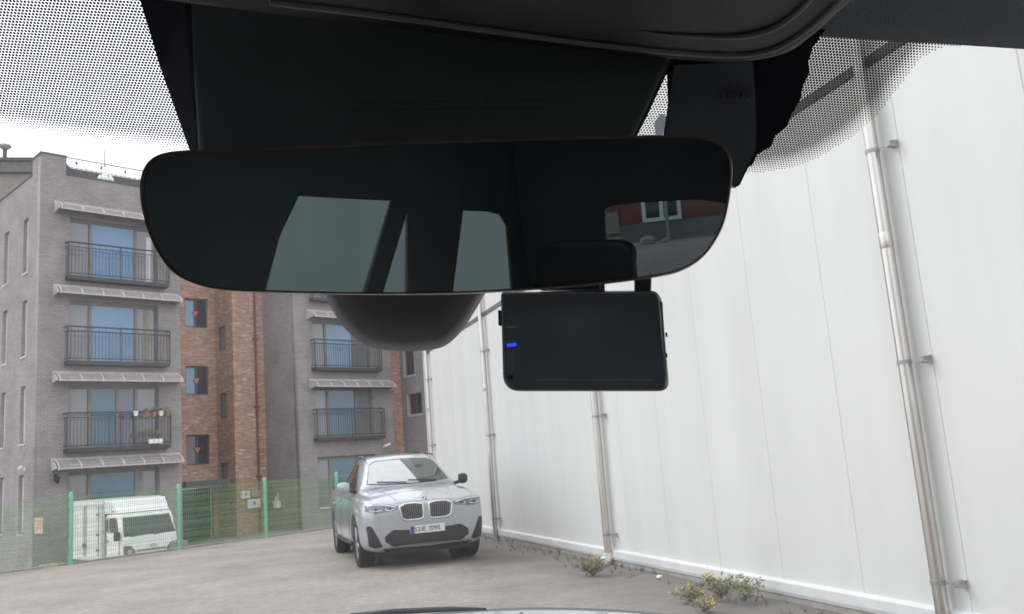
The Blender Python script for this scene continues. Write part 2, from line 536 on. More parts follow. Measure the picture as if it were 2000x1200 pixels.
# parking lot: grid sheet clipped by the fence line, with a retaining edge
mb = MB()
xs = [-60 + 3 * i for i in range(15)] + [-16 + i for i in range(27)] + [12, 16, 24]
rows = []
for i in range(61):
    rows.append([])
    for x in xs:
        ymax = FA.y + (x - FA.x) * fd.y / fd.x + .18
        ymax = max(-40, min(ymax, 60)) if x < 8 else 60
        t = i / 60
        y = -45 + (ymax + 45) * (t ** .6)
        d = wdist(x, y)
        z = -.09 * max(0, min(1, (1.6 - d) / 1.2)) + .012 * math.sin(x * 1.3 + y * .7) * math.sin(y * .9)
        rows[-1].append((x, y, z))
mb.grid(rows)
mb.grid([rows[-1], [(p[0], p[1] + .01, -2.0) for p in rows[-1]]])
mb.build('parking_lot', M['asphalt'], kind='structure', smooth=True)
# yard below the fence
mb = MB()
rows = []
for i in range(30):
    rows.append([])
    for j in range(20):
        p = B0 + bu * (-30 + 3 * i) + bn * (-14 + 2 * j)
        rows[-1].append((p.x, p.y, yardz(p.x, p.y)))
mb.grid(rows)
mb.build('yard', M['concrete'], kind='structure')
# reddish paving strip just behind the fence
def quadslab(name, pts, z0, z1, m, kind=None):
    return MB().prism([(x, y, z0) for x, y in pts], [(x, y, z1) for x, y in pts]).build(name, m, kind=kind)
quadslab('red_paving', [(-10.9, 27.3), (-8.9, 28.9), (-9.3, 30.6), (-11.2, 29.9)], -1.9, -.5, M['redpaint'], 'structure')
quadslab('painted_kerb', [(-10.9, 27.25), (-10.2, 27.8), (-10.25, 27.95), (-10.95, 27.4)], -1.9, -.47, M['yellowpaint'], 'structure')

# ------------------------------------------------------------------ white panel wall on the right
wall = empty('panel_wall', W0, WROT, 'long tall white metal panel wall with thin upright seams and a dark level joint', 'wall')
WX0, WX1 = -22, 11.85
box('core', (WX0, -.4, -.3), (WX1, -.055, 9.0), M['seam'], wall)
PWD = 1.19
prof = [(0, -.003), (.003, 0), (.28, 0), (.33, .0006), (.36, .0006), (.41, 0), (.76, 0), (.81, .0006), (.84, .0006), (.89, 0), (PWD - .006, 0), (PWD - .003, -.003)]
def panel_mesh(h):
    mb = MB()
    a = [(x, y, 0) for x, y in prof] + [(PWD - .003, -.05, 0), (0, -.05, 0)]
    mb.prism(a, [(x, y, h) for x, y, z in a])
    return mb.mesh('panel')
pm1, pm2 = panel_mesh(4.43), panel_mesh(4.36)
for me in (pm1, pm2): me.materials.append(M['panel'])
k0 = int((WX0 + 4.3) / PWD)
for k in range(-14, 14):
    x = -4.3 + PWD * k
    if x < WX0 or x + PWD > WX1 + .3: continue
    o = link('panel', pm1, parent=wall); o.location = (x, 0, .10)
    o = link('panel', pm2, parent=wall); o.location = (x, 0, 4.63)
box('joint_strip', (WX0, -.05, 4.535), (WX1, .012, 4.625), M['trimgrey'], wall)
mb = MB()
fp = [(-.05, .125), (.012, .125), (.05, .105), (.055, .02), (.045, -.02), (-.05, -.02)]
mb.prism([(WX0, y, z) for y, z in fp], [(WX1, y, z) for y, z in fp])
mb.build('base_flashing', M['flash'], wall, bevel=.006)
box('plinth', (WX0, -.39, -.35), (WX1, .035, -.021), M['concrete'], wall, bevel=.01)
box('corner_trim', (WX1, -.4, -.02), (WX1 + .06, .03, 9.0), M['flash'], wall, bevel=.006)
# drainpipes
pipes = [(-6.38, 'nearest steel drainpipe, the thickest looking, at the right end of the white wall'),
         (.06, 'second steel drainpipe along the white wall, ending in a white outlet by the weeds'),
         (5.9, 'third steel drainpipe along the white wall, rising behind the dash camera screen'),
         (11.62, 'farthest steel drainpipe, at the far corner of the white wall beyond the silver car')]
for i, (x, lab) in enumerate(pipes):
    x += .09 * (-12.19 - x) / 5.21
    p = empty('drainpipe', W0 + wd * x + wn * .09, WROT, lab, 'drainpipe', 'steel drainpipes along the white wall')
    mb = MB()
    mb.tube([(0, 0, -.06), (0, 0, 2.95)], .052, 20)
    mb.tube([(0, 0, 2.95), (0, 0, 2.955), (0, 0, 3.08), (0, 0, 3.085)], [.052, .054, .054, .052], 20)
    mb.tube([(0, 0, 3.08), (0, 0, 8.9)], .052, 20)
    autosmooth(mb.build('pipe', M['steel'], p))
    for z in (.33, 2.02, 3.78, 5.5, 7.2):
        mb = MB()
        mb.tube([(0, 0, z - .016), (0, 0, z + .016)], .058, 20)
        mb.box((-.16, -.016, z - .006), (-.054, -.006, z + .006))
        mb.build('clamp', M['steeldull'], p)
        mb = MB()
        for s in (1, -1):
            c = [(-.25, -.03 * s), (-.215, -.012 * s), (-.19, -.03 * s), (-.178, -.0), (-.19, .03), (-.215, .012), (-.25, .03), (-.262, 0)]
        c = [(-.205, -.03), (-.18, -.011), (-.155, -.03), (-.147, 0), (-.155, .03), (-.18, .011), (-.205, .03), (-.195, 0)]
        mb.prism([(a, -.085, z + b) for a, b in c], [(a, -.004, z + b * .8) for a, b in c])
        mb.build('bracket', M['steeldull'], p)
    if i == 1:
        mb = MB()
        mb.tube([(0, 0, .08), (0, 0, .02), (0, .03, -.02), (0, .1, -.035)], [.064, .07, .07, .07], 16)
        autosmooth(mb.build('outlet', M['pvc'], p))
# ------------------------------------------------------------------ green fence
fence = empty('mesh_fence', FA, math.atan2(fd.y, fd.x), 'mint green welded mesh fence on round posts along the edge of the lot', 'fence')
def fpx(px):                                   # distance along the fence of a pixel column (at base height)
    d = ray(px, 1060)
    # solve CAM.xy + t d = FA + s fd
    det = d.x * (-fd.y) + fd.x * d.y
    ax, ay = FA.x - CAM.x, FA.y - CAM.y
    t = (ax * (-fd.y) + fd.x * ay) / det
    q = CAM + d * t
    return (Vector((q.x, q.y, 0)) - FA).dot(fd)
posts = [fpx(138), fpx(350), fpx(520), fpx(662)]
print('posts', posts)
sp = (posts[3] - posts[0]) / 3
posts = [posts[0] - sp * k for k in range(7, 0, -1)] + posts + [posts[3] + sp * k for k in range(1, 3)]
pm = MB()
pm.tube([(0, 0, -.05), (0, 0, 1.47), (0, 0, 1.505), (0, 0, 1.525)], [.046, .046, .036, .012], 14)
pme = autosmooth(pm.build('post', M['fpost'], fence)).data
first = True
for s in posts:
    if first:
        o = fence.children[0]; first = False
    else:
        o = link('post', pme, parent=fence)
    o.location = (s, 0, 0)
def mesh_panel(L):
    mb = MB()
    zs = [.06, .10, .28, .32, .36, .56, .60, .64, .84, .88, .92, 1.12, 1.16, 1.20, 1.38, 1.42]
    zig = [0, 0, 0, .035, 0, 0, .035, 0, 0, .035, 0, 0, .035, 0, 0, 0]
    n = int(L / .05)
    r = .0029
    for i in range(n + 1):
        x = .05 + (L - .1) * i / n
        for (z0, y0), (z1, y1) in zip(list(zip(zs, zig)), list(zip(zs, zig))[1:]):
            mb.add([(x - r, -y0 - r, z0), (x + r, -y0 - r, z0), (x + r, -y0 + r, z0), (x - r, -y0 + r, z0),
                    (x - r, -y1 - r, z1), (x + r, -y1 - r, z1), (x + r, -y1 + r, z1), (x - r, -y1 + r, z1)],
                   [(0, 1, 5, 4), (1, 2, 6, 5), (2, 3, 7, 6), (3, 0, 4, 7)])
    for z, y in zip(zs, zig):
        mb.box((.04, -y - .008, z - .0035), (L - .04, -y - .001, z + .0035))
    for z in (.2, .44, .74, 1.02, 1.3):
        mb.box((.04, -.008, z - .003), (L - .04, -.001, z + .003))
    return mb
for a, b in zip(posts, posts[1:]):
    o = mesh_panel(b - a).build('mesh_panel', M['fwire'], fence, kind='stuff', fix=False)
    o.location = (a, 0, 0)
box('edge_kerb', (posts[0], .07, -.3), (posts[-1], .18, .035), M['concrete'], fence, bevel=.01)

# ------------------------------------------------------------------ apartment building
bld = empty('apartment_building', B0, TH, 'grey brick apartment block with red brick stair bay, striped awnings and black balcony rails', 'building')
ZB = -2.0
def bmap(u, v, w): return (u, w, v)             # facade plate: u along, v up, w inward
A_win = [(1.0, 0, 4.2, 2.2), (1.0, 3.02, 4.2, 5.2), (1.0, 6.03, 4.2, 8.22), (1.0, 9.04, 4.2, 11.25)]
# front wall of the left block
plate('wall', [(0, ZB), (5.05, ZB), (5.05, 12.8), (.84, 12.8), (.84, 13.46), (0, 13.46)], [rect(*q) for q in A_win], .3, bmap, M['gbrick'], bld)
sl = []
for z0, z1 in ((.25, 2.23), (3.3, 5.3), (6.36, 8.37), (9.38, 11.4)):
    for y0 in (1.2, 3.35, 5.5): sl.append((y0, z0, y0 + .52, z1))
plate('wall', [(.301, ZB), (9.0, ZB), (9.0, 12.86), (.86, 12.86), (.86, 13.46), (.301, 13.46)], [rect(*q) for q in sl], .3, lambda u, v, w: (w + .001, u, v), M['gbrick'], bld)
box('wall', (4.75, .301, ZB), (5.049, 6.0, 12.8), M['gbrick'], bld)
box('roof_slab', (.302, .302, 12.2), (4.74, 8.9, 12.35), M['slab'], bld)
# copings
MB().box((-.03, -.03, 13.46), (.87, .33, 13.52)).build('coping', M['coping'], bld)
MB().box((-.03, .33, 13.46), (.33, .90, 13.52)).build('coping', M['coping'], bld)
MB().box((.842, -.03, 12.80), (5.08, .33, 12.85)).build('coping', M['coping'], bld)
MB().box((-.03, .902, 12.86), (.33, 9.03, 12.91)).build('coping', M['coping'], bld)
# slit windows
for y0, z0, y1, z1 in sl:
    wdw = MB()
    for a, b in (((.10, y0, z0), (.16, y0 + .03, z1)), ((.10, y1 - .03, z0), (.16, y1, z1)), ((.10, y0 + .03, z0), (.16, y1 - .03, z0 + .05)), ((.10, y0 + .03, z1 - .05), (.16, y1 - .03, z1))):
        wdw.box(a, b)
    o = wdw.build('window', M['framel'], bld)
    box('pane', (.105, y0 + .03, z0 + .05), (.115, y1 - .03, z1 - .05), M['gwhite'], o)
    box('sill', (-.03, y0 - .04, z0 - .05), (.095, y1 + .04, z0 - .002), M['gwhite'], o)
def big_window(x0, z0, x1, z1, mats, cuts, yd=.16):
    f = MB(); t = .06
    f.box((x0, yd, z0), (x0 + t, yd + .1, z1)); f.box((x1 - t, yd, z0), (x1, yd + .1, z1))
    f.box((x0 + t, yd, z1 - t - .06), (x1 - t, yd + .1, z1)); f.box((x0 + t, yd, z0), (x1 - t, yd + .1, z0 + t))
    xs_ = [x0 + t] + list(cuts) + [x1 - t]
    for c in cuts: f.box((c - .05, yd - .005, z0 + t), (c + .05, yd + .1, z1 - t - .06))
    o = f.build('window', M['framel'], bld)
    for i, (a, b) in enumerate(zip(xs_, xs_[1:])):
        a2 = a + (.05 if i else 0); b2 = b - (.05 if i < len(xs_) - 2 else 0)
        box('pane', (a2, yd + (.03 if i % 2 else .05), z0 + t), (b2, yd + (.04 if i % 2 else .06), z1 - t - .06), M[mats[i]], o)
    return o
for i, q in enumerate(A_win):
    c = ['ggrey', ['gteal', 'gteal', 'gblue', 'gblue'][i], 'ggrey'] 
    if i == 1: big_window(*q, ['ggrey', 'gteal', 'gslate', 'ggrey'], (1.76, 2.72, 3.4))
    else: big_window(*q, c, (1.76, 3.4))
    box('blind', (3.52 + .1 * i, .195, q[1] + .1), (3.66 + .12 * i, .199, q[3] - .15 - .2 * (i % 2)), M['gwhite' if i == 3 else 'curtain'], bld)
def balcony(x0, x1, z0, h=1.2, yd=-.32):
    o = MB()
    o.box((x0, yd, z0 - .14), (x1, -.005, z0))                              # slab edge
    o.tube([(x0, -.02, z0 + h), (x0, yd + .08, z0 + h), (x0 + .02, yd + .02, z0 + h), (x0 + .1, yd, z0 + h), (x1 - .1, yd, z0 + h), (x1, yd + .08, z0 + h), (x1, -.02, z0 + h)], .028, 8)
    o.tube([(x0, -.02, z0 + h - .16), (x0, yd, z0 + h - .16), (x1, yd, z0 + h - .16), (x1, -.02, z0 + h - .16)], .016, 6)
    o.tube([(x0, -.02, z0 + .08), (x0, yd, z0 + .08), (x1, yd, z0 + .08), (x1, -.02, z0 + .08)], .018, 6)
    for x in (x0, x1): o.tube([(x, yd, z0), (x, yd, z0 + h)], .026, 8)
    o.tube([((x0 + x1) / 2, yd, z0), ((x0 + x1) / 2, yd, z0 + h)], .02, 8)
    b = o.build('balcony', M['rail'], bld)
    s = MB()
    n = int((x1 - x0) / .115)
    for k in range(1, n):
        x = x0 + (x1 - x0) * k / n
        s.tube([(x, yd, z0 + .08), (x, yd, z0 + h - .16)], .009, 4)
        if k % 2: s.tube([(x, yd, z0 + h - .16), (x, yd, z0 + h)], .006, 4)
    for y in (-.1, -.2):
        for x in (x0, x1): s.tube([(x, y, z0 + .08), (x, y, z0 + h - .16)], .009, 4)
    s.build('balusters', M['rail'], b, kind='stuff', fix=False)
    return b
for z in (3.0, 6.02, 9.05): balcony(.84, 4.48, z)
def awning(x0, x1, z, nrib=7, dep=.5, drop=.29):
    pf = []
    for k in range(9):
        a = math.pi / 2 * k / 8
        pf.append((-.02 - dep * math.sin(a) ** 1.1, z - drop * (1 - math.cos(a)) ** .8))
    pf2 = [(y, zz - .012) for y, zz in pf]
    mb = MB()
    mb.prism([(x0 + .08, y, zz) for y, zz in pf + pf2[::-1]], [(x1 - .08, y, zz) for y, zz in pf + pf2[::-1]])
    o = mb.build('awning', M['awn'], bld)
    mb = MB(); mb.box((x0, -.07, z - .005), (x1, -.003, z + .07)); mb.build('wall_rail', M['awnbox'], o, bevel=.005)
    mb = MB(); mb.box((x0 + .05, -.055 - dep, z - drop - .035), (x1 - .05, -.005 - dep, z - drop + .02)); mb.build('front_bar', M['awnbox'], o, bevel=.005)
    for x in (x0 + .04, x1 - .04):
        b = MB()
        side = [(-.004, z), (-.004, z - drop - .1)] + [(-.06 - .02, z - drop - .06)] + pf[::-1]
        b.prism([(x - .04, y, zz) for y, zz in side], [(x - .001, y, zz) for y, zz in side])
        b.build('bracket', M['awnbox'], o)
    mb = MB()
    for q in (2, 4, 6): mb.tube([(x0 + .1, pf[q][0], pf[q][1] + .006), (x1 - .1, pf[q][0], pf[q][1] + .006)], .012, 5)
    mb.build('cross_bar', M['awnbox'], o)
    for k in range(nrib):
        x = x0 + .1 + (x1 - x0 - .2) * k / (nrib - 1)
        r_ = MB()
        r_.tube([(x, y - .008, zz + .012) for y, zz in pf] + [(x, -.03 - dep, z - drop - .05)], .026, 6)
        r_.build('rib', M['awnrib'], o, smooth=True)
    return o
for z in (2.62, 5.6, 8.66, 11.68): awning(.44, 4.95, z)
# low railing on the roof edge and a darker roof house behind
mb = MB()
mb.tube([(.86, .68, 13.72), (4.2, .68, 13.72)], .02, 6); mb.tube([(.86, .68, 13.36), (4.2, .68, 13.36)], .014, 6)
mb.tube([(4.2, .5, 12.84), (4.2, .5, 13.85)], .05, 6)
rr = mb.build('roof_railing', M['rail'], bld)
mb = MB()
for k in range(20):
    x = .9 + .18 * k
    if x > 4.15: break
    mb.tube([(x, .68, 13.30), (x, .68, 13.72)], .010, 4)
    if k % 5 == 3: mb.box((x - .04, .67, 13.5), (x + .04, .69, 13.6))
mb.build('balusters', M['rail'], rr, kind='stuff', fix=False)
box('roof_house', (.87, .60, 12.36), (4.25, 4.0, 13.30), M['coping'], bld)
mb = MB()
mb.tube([(.33, 1.0, 13.30), (.33, 1.9, 13.30), (.33, 1.9, 12.9)], .03, 6); mb.tube([(.33, 1.0, 13.3), (.33, 1.0, 12.9)], .03, 6)
mb.tube([(.33, 2.0, 13.25), (.33, 4.0, 13.25), (.33, 4.0, 12.9)], .03, 6); mb.tube([(.33, 2.95, 13.25), (.33, 2.95, 12.9)], .03, 6); mb.tube([(.33, 2.0, 13.25), (.33, 2.0, 12.9)], .03, 6)
mb.build('side_railing', M['rail'], bld)
# right block, its left flank and recessed brick stair bay
XR = 10.16
W_win = [(10.98, .12, 14.05, 2.2), (10.98, 3.02, 14.05, 5.18), (10.98, 6.03, 14.05, 8.1), (10.98, 9.04, 14.05, 11.25)]
plate('wall', [(XR, ZB), (15.15, ZB), (15.15, 12.8), (XR, 12.8)], [rect(*q) for q in W_win], .3, bmap, M['gbrick'], bld)
box('wall', (XR, .301, ZB), (XR + .3, 9.0, 12.8), M['gbrick'], bld)
box('wall', (14.85, .301, ZB), (15.149, 1.3, 12.8), M['gbrick'], bld)
box('coping', (XR - .03, -.03, 12.8), (15.18, .33, 12.86), M['coping'], bld)
for i, q in enumerate(W_win):
    big_window(*q, ['ggrey', 'gteal' if i < 2 else 'gblue', 'ggrey'], (11.73, 13.2))
box('sill', (11.0, -.06, .03), (14.2, -.003, .1), M['gwhite'], bld)
for z in (3.0, 6.0, 9.05): balcony(10.86, 14.4, z)
for z in (5.45, 8.47, 11.6): awning(10.72, 15.05, z)
box('red_brick_bay', (15.151, .6, ZB), (16.19, 1.3, 12.4), M['rbrick'], bld)
X2 = 16.2
far_w = [(-.42, 5.75, .25, 7.1), (-.85, 3.9, .12, 4.86), (-.95, 1.2, .2, 2.15)]
plate('wall', [(-4.0, ZB), (1.3, ZB), (1.3, 12.2), (-4.0, 12.2)], [rect(*q) for q in far_w], .3, lambda u, v, w: (X2 + w, u, v), M['gbrick'], bld)
for a, z0, b, z1 in far_w:
    o = MB()
    for p, q in (((a, z0), (a + .06, z1)), ((b - .06, z0), (b, z1)), ((a + .06, z0), (b - .06, z0 + .06)), ((a + .06, z1 - .06), (b - .06, z1)), (((a + b) / 2 - .03, z0 + .06), ((a + b) / 2 + .03, z1 - .06))):
        o.box((X2 + .1, p[0], p[1]), (X2 + .16, q[0], q[1]))
    o = o.build('window', M['frame'], bld)
    box('pane', (X2 + .13, a + .06, z0 + .06), (X2 + .14, b - .06, z1 - .06), M['gdark'], o)
    mb = MB(); mb.box((X2 - .03, a - .1, z0 - .1), (X2 + .09, b + .06, z0 - .002)); mb.box((X2 - .03, b + .002, z0), (X2 + .09, b + .09, z1))
    mb.build('sill', M['awnbox'], o)
box('wall', (X2 + .301, -4.0, ZB), (24, -3.7, 12.2), M['gbrick'], bld)
# stair bay
YB, YC, XC = 4.2, 2.66, 8.68
s_win = [(7.26, 2.27, 8.34, 3.57), (7.26, 5.27, 8.34, 6.55), (7.26, 8.25, 8.34, 9.55), (7.26, 11.0, 8.34, 12.1)]
plate('brick_wall', [(5.05, ZB), (XC - .001, ZB), (XC - .001, 13.2), (5.05, 13.2)], [rect(*q) for q in s_win] + [rect(6.9, -1.9, 8.5, 1.3)], .3, lambda u, v, w: (u, YB + w, v), M['rbrick'], bld)
for x0, z0, x1, z1 in s_win:
    o = MB(); t = .07
    o.box((x0, YB + .1, z0), (x0 + t, YB + .2, z1)).box((x1 - t, YB + .1, z0), (x1, YB + .2, z1)).box((x0 + t, YB + .1, z0), (x1 - t, YB + .2, z0 + t)).box((x0 + t, YB + .1, z1 - t), (x1 - t, YB + .2, z1))
    o.box(((x0 + x1) / 2 - .04, YB + .1, z0 + t), ((x0 + x1) / 2 + .04, YB + .2, z1 - t))
    o = o.build('window', M['frame'], bld)
    cxw = (x0 + x1) / 2
    box('pane', (x0 + t, YB + .15, z0 + t), (cxw - .04, YB + .16, z1 - t), M['gblue' if z0 > 4 else 'gdark'], o)
    box('pane', (cxw + .04, YB + .13, z0 + t), (x1 - t, YB + .14, z1 - t), M['gdark'], o)
    zc = (z0 + z1) / 2
    MB().prism([(cxw - .15, YB + .09, zc + .1), (cxw + .15, YB + .09, zc + .1), (cxw, YB + .09, zc - .15)], [(cxw - .15, YB + .099, zc + .1), (cxw + .15, YB + .099, zc + .1), (cxw, YB + .099, zc - .15)]).build('marker', M['redmark'], o)
c_win = [(3.3, 1.2, 4.03, 2.29), (3.3, 4.2, 4.03, 5.3), (3.3, 7.2, 4.03, 8.28), (3.3, 10.1, 4.03, 11.2)]
plate('brick_wall', [(YC + .301, ZB), (YB + .3, ZB), (YB + .3, 13.2), (YC + .301, 13.2)], [rect(*q) for q in c_win], .28, lambda u, v, w: (XC + w, u, v), M['rbrick'], bld)
for a, z0, b, z1 in c_win:
    o = MB()
    for p, q in (((a, z0), (a + .07, z1)), ((b - .07, z0), (b, z1)), ((a + .07, z0), (b - .07, z0 + .07)), ((a + .07, z1 - .07), (b - .07, z1))):
        o.box((XC + .08, p[0], p[1]), (XC + .16, q[0], q[1]))
    o = o.build('window', M['frame'], bld)
    box('pane', (XC + .12, a + .07, z0 + .07), (XC + .13, b - .07, z1 - .07), M['ggrey'], o)
box('brick_wall', (XC, YC, ZB), (XR - .001, YC + .3, 13.2), M['rbrick'], bld)
mb = MB(); mb.tube([(9.72, YC - .07, -1.2), (9.72, YC - .07, 12.9)], .045, 10)
for z in (1.6, 4.6, 7.6, 10.6): mb.box((9.6, YC - .12, z - .03), (9.84, YC - .002, z + .03))
autosmooth(mb.build('red_drainpipe', M['redpipe'], bld))
box('entrance_canopy', (6.6, YB - 1.3, 1.36), (8.62, YB - .003, 1.6), M['coping'], bld, bevel=.02)
box('entrance_door', (6.92, YB + .35, -1.9), (8.48, YB + .4, 1.28), M['gdark'], bld)
# proud pale bricks scattered on the bay, one mesh object each
bk = MB().box((0, 0, 0), (.2, .03, .06)).mesh('pale_brick'); bk.materials.append(M['awnrib'])
for k in range(26):
    o = link('pale_brick', bk, parent=bld)
    if k % 2: o.location = (8.75 + random.random() * 1.15, YC - .012, round(random.uniform(.9, 9.2) / .068) * .068)
    else: o.location = (5.6 + random.random() * 2.8, YB - .012, round(random.uniform(1.75, 2.15) / .068) * .068 if k % 4 else round(random.uniform(3.7, 5.1) / .068) * .068)

# things fixed to the building
def on_building(name, x, y, z, label, cat, group=None):
    return empty(name, B0 + bu * x + bn * y + Vector((0, 0, z)), TH, label, cat, group)
o = on_building('wall_lamp', .60, 0, 1.95, 'small dark lantern hanging on the grey wall under the lowest awning', 'lamp')
MB().box((-.05, -.06, -.02), (.05, -.003, .2)).tube([(0, -.05, .2), (0, -.16, .22), (0, -.18, .12)], .014, 6).build('arm', M['rail'], o)
MB().tube([(0, -.18, .12), (0, -.18, .10), (0, -.18, -.06), (0, -.18, -.1)], [.03, .08, .06, .03], 10).build('lantern', M['black'], o, smooth=True)
def sec_cam(o):
    MB().box((-.05, -.04, -.06), (.05, -.003, .06)).tube([(0, -.03, 0), (0, -.12, .0), (.05, -.16, .02)], .02, 6).build('mount', M['pvc'], o)
    MB().tube([(-.1, -.17, .0), (.0, -.18, .03), (.2, -.2, .09)], [.055, .06, .05], 10).build('housing', M['pvc'], o)
o = on_building('security_camera', -.0, 1.05, 2.42, 'white security camera on the flank of the grey block above a slit window', 'camera', 'security cameras on the building')
o.rotation_euler.z = TH - math.pi / 2
sec_cam(o)
o = on_building('security_camera', 14.53, 0, 2.5, 'white security camera on the right grey block just above the parked silver car', 'camera', 'security cameras on the building')
sec_cam(o)
o = on_building('notice_board', 0, -.32 + .3, .28, 'faded orange and cream notice on the grey flank behind the fence', 'sign')
o.rotation_euler.z = TH - math.pi / 2
box('board', (-.02, -.03, 0), (.72, -.004, .5), M['cream'], o)
box('printed_block', (.03, -.034, .06), (.30, -.031, .44), M['orange'], o)
MB().tube([(.165, -.036, .25), (.165, -.039, .25)], .11, 14).build('printed_ring', M['cream'], o)
for k in range(3):
    mb = MB()
    for j in range(4): mb.box((.36 + j * .085, -.034, .36 - k * .12), (.42 + j * .085, -.031, .43 - k * .12))
    mb.build('printed_line', M['orange'], o)
for k, (x, z, ww, hh, lab) in enumerate([(8.85, .72, .38, .3, 'upper left pale meter box on the red brick column behind the fence'), (9.3, .74, .4, .28, 'upper right grey meter box on the red brick column behind the fence'), (9.12, .28, .6, .38, 'lower and largest white meter box on the red brick column behind the fence')]):
    o = on_building('meter_box', x, YC, z, lab, 'meter box', 'meter boxes on the brick column')
    box('case', (0, -.16, 0), (ww, -.003, hh), M['pvc'] if k != 1 else M['boxtrim'], o, bevel=.015)
    MB().tube([(ww / 2, -.161, hh * .55), (ww / 2, -.172, hh * .55)], .08, 12).build('dial', M['boxtrim'], o)
o = on_building('gas_meter', XR, 1.75, .2, 'small white gas meter with a pipe on the grey flank behind the fence', 'meter')
o.rotation_euler.z = TH - math.pi / 2
MB().box((-.18, -.2, 0), (.18, -.004, .3)).build('case', M['pvc'], o, bevel=.04)
MB().tube([(-.08, -.1, .28), (-.08, -.1, .5)], .03, 8).tube([(.08, -.1, .28), (.08, -.1, .62)], .03, 8).build('pipe', M['pvc'], o)
o = on_building('roof_vent', 2.26, .16, 12.85, 'white pointed finial standing on the parapet of the grey block', 'roof ornament')
MB().tube([(0, 0, 0), (0, 0, .12), (0, 0, .35), (0, 0, .55)], [.19, .15, .07, .04], 12).build('base', M['white'], o, smooth=True)
MB().tube([(0, 0, .5), (0, 0, 1.25)], [.035, .02], 8).build('spike', M['boxtrim'], o)
MB().tube([(-.22, -.04, 0), (-.2, -.04, .1), (-.16, -.02, .22)], [.08, .07, .02], 8).tube([(.25, -.04, 0), (.22, -.04, .14), (.17, -.02, .3)], [.1, .08, .02], 8).build('fin', M['white'], o, smooth=True)
# planters on the lowest balcony
def leafball(n, r, c, sz, sq=.8):
    mb = MB()
    for _ in range(n):
        d = Vector((random.gauss(0, 1), random.gauss(0, 1), random.gauss(0, 1))).normalized() * r * random.uniform(.3, 1)
        p = Vector(c) + Vector((d.x, d.y, d.z * sq))
        a = Vector((random.gauss(0, 1), random.gauss(0, 1), random.gauss(0, .6))).normalized() * sz
        b = a.orthogonal().normalized() * sz * .45
        mb.add([p - a, p + b, p + a, p - b], [(0, 1, 2, 3)])
    return mb
pots = [(3.16, 1.06, M['pvc'], .0, 'white flower pot at the left end of the row on the lowest balcony rail'),
        (3.55, 1.03, M['terra'], .05, 'terracotta flower pot second from left on the lowest balcony rail'),
        (3.82, 1.03, M['terra'], .07, 'terracotta flower pot with a low plant in the middle of the lowest balcony rail'),
        (4.08, 1.05, M['pvc'], .04, 'cream flower pot second from right on the lowest balcony rail'),
        (4.34, 1.04, M['terra'], .16, 'flower pot with the tallest green plant at the right end of the lowest balcony rail')]
for x, z, mt, gr, lab in pots:
    o = on_building('flower_pot', x, -.40, 3.0 + z, lab, 'flower pot', 'flower pots on the lowest balcony')
    MB().tube([(0, 0, -.02), (0, 0, .12), (0, 0, .125), (0, 0, .16)], [.06, .085, .095, .095], 10).build('pot', mt, o)
    MB().tube([(-.07, .02, .1), (-.07, .11, .12)], .008, 4).build('hook', M['rail'], o)
    if gr: leafball(60, gr + .06, (0, 0, .2 + gr * .4), .04).build('plant', M['leaf'], o, fix=False)
o = on_building('planter_box', 3.62, -.36, 3.04, 'white planter boxes with straggling green plants at the foot of the lowest balcony rail', 'planter')
for k in range(3): box('trough', (k * .17, -.12, 0), (k * .17 + .15, 0.02, .16), M['pvc'], o, bevel=.01)
leafball(160, .38, (.2, 0.0, .38), .05, .6).build('plant', M['leaf'], o, fix=False)

# brown building far behind, top left
bb = empty('tan_building', (-30, 48, 0), TH - R(33), 'tan brick building with a grey metal roof band far behind the grey block', 'building')
box('wall', (-14, 0, -2), (4.3, 10, 19.9), M['bbrick'], bb)
box('roof_band', (-14.2, -.25, 19.9), (4.5, 10.2, 20.55), M['slab'], bb)
box('roof_edge', (-14.3, -.35, 20.55), (4.6, 10.3, 20.75), M['coping'], bb)
for k in range(10): box('band_rib', (-14 + k * 1.9, -.28, 19.95), (-13.9 + k * 1.9, -.252, 20.5), M['coping'], bb)
o = empty('chimney_vent', (-28.5, 48.2, 20.7), 0, 'dark mushroom vent on the roof of the far tan building', 'vent')
MB().tube([(0, 0, 0), (0, 0, .62)], .12, 10).build('stack', M['coping'], o)
MB().tube([(0, 0, .58), (0, 0, .75), (0, 0, .85)], [.16, .36, .34], 12).build('cowl', M['boxtrim'], o)

# ================================================================== box truck behind the fence
T0 = Vector((-11.83, 26.3, 0))
trk = empty('box_truck', T0 + Vector((0, 0, -1.4)), TH, 'white box truck parked nose out behind the green fence', 'truck')
def tz(z): return z + 1.4
TW = 1.66
# cab: side profile (y, z) swept across x with rounded corners
cabp = [(.02, tz(-.98)), (-.02, tz(-.5)), (0, tz(-.1)), (.06, tz(.1)), (.34, tz(.70)), (.46, tz(.77)), (1.30, tz(.77)), (1.34, tz(-.75)), (1.05, tz(-.75)), (.98, tz(-.5)), (.45, tz(-.5)), (.36, tz(-.98))]
mb = MB(); mb.prism([(0, y, z) for y, z in cabp], [(TW, y, z) for y, z in cabp])
autosmooth(mb.build('cab', M['white'], trk, bevel=.085, seg=4))
def tline(t, o_=.012):  # point on windscreen plane
    y = .06 + (.34 - .06) * t; z = tz(.1 + .6 * t); return y - o_, z + o_ * .45
def wsq(x0, x1, x2, x3, t0, t1):
    a, b = tline(t0), tline(t1)
    q = [(x0, *a), (x1, *a), (x2, *b), (x3, *b)]
    return q
q = wsq(.05, TW - .05, TW - .12, .12, .02, .93)
MB().prism(q, [(x, y + .03, z) for x, y, z in q]).build('windscreen', M['cglass'], trk, bevel=.01)
mb = MB()
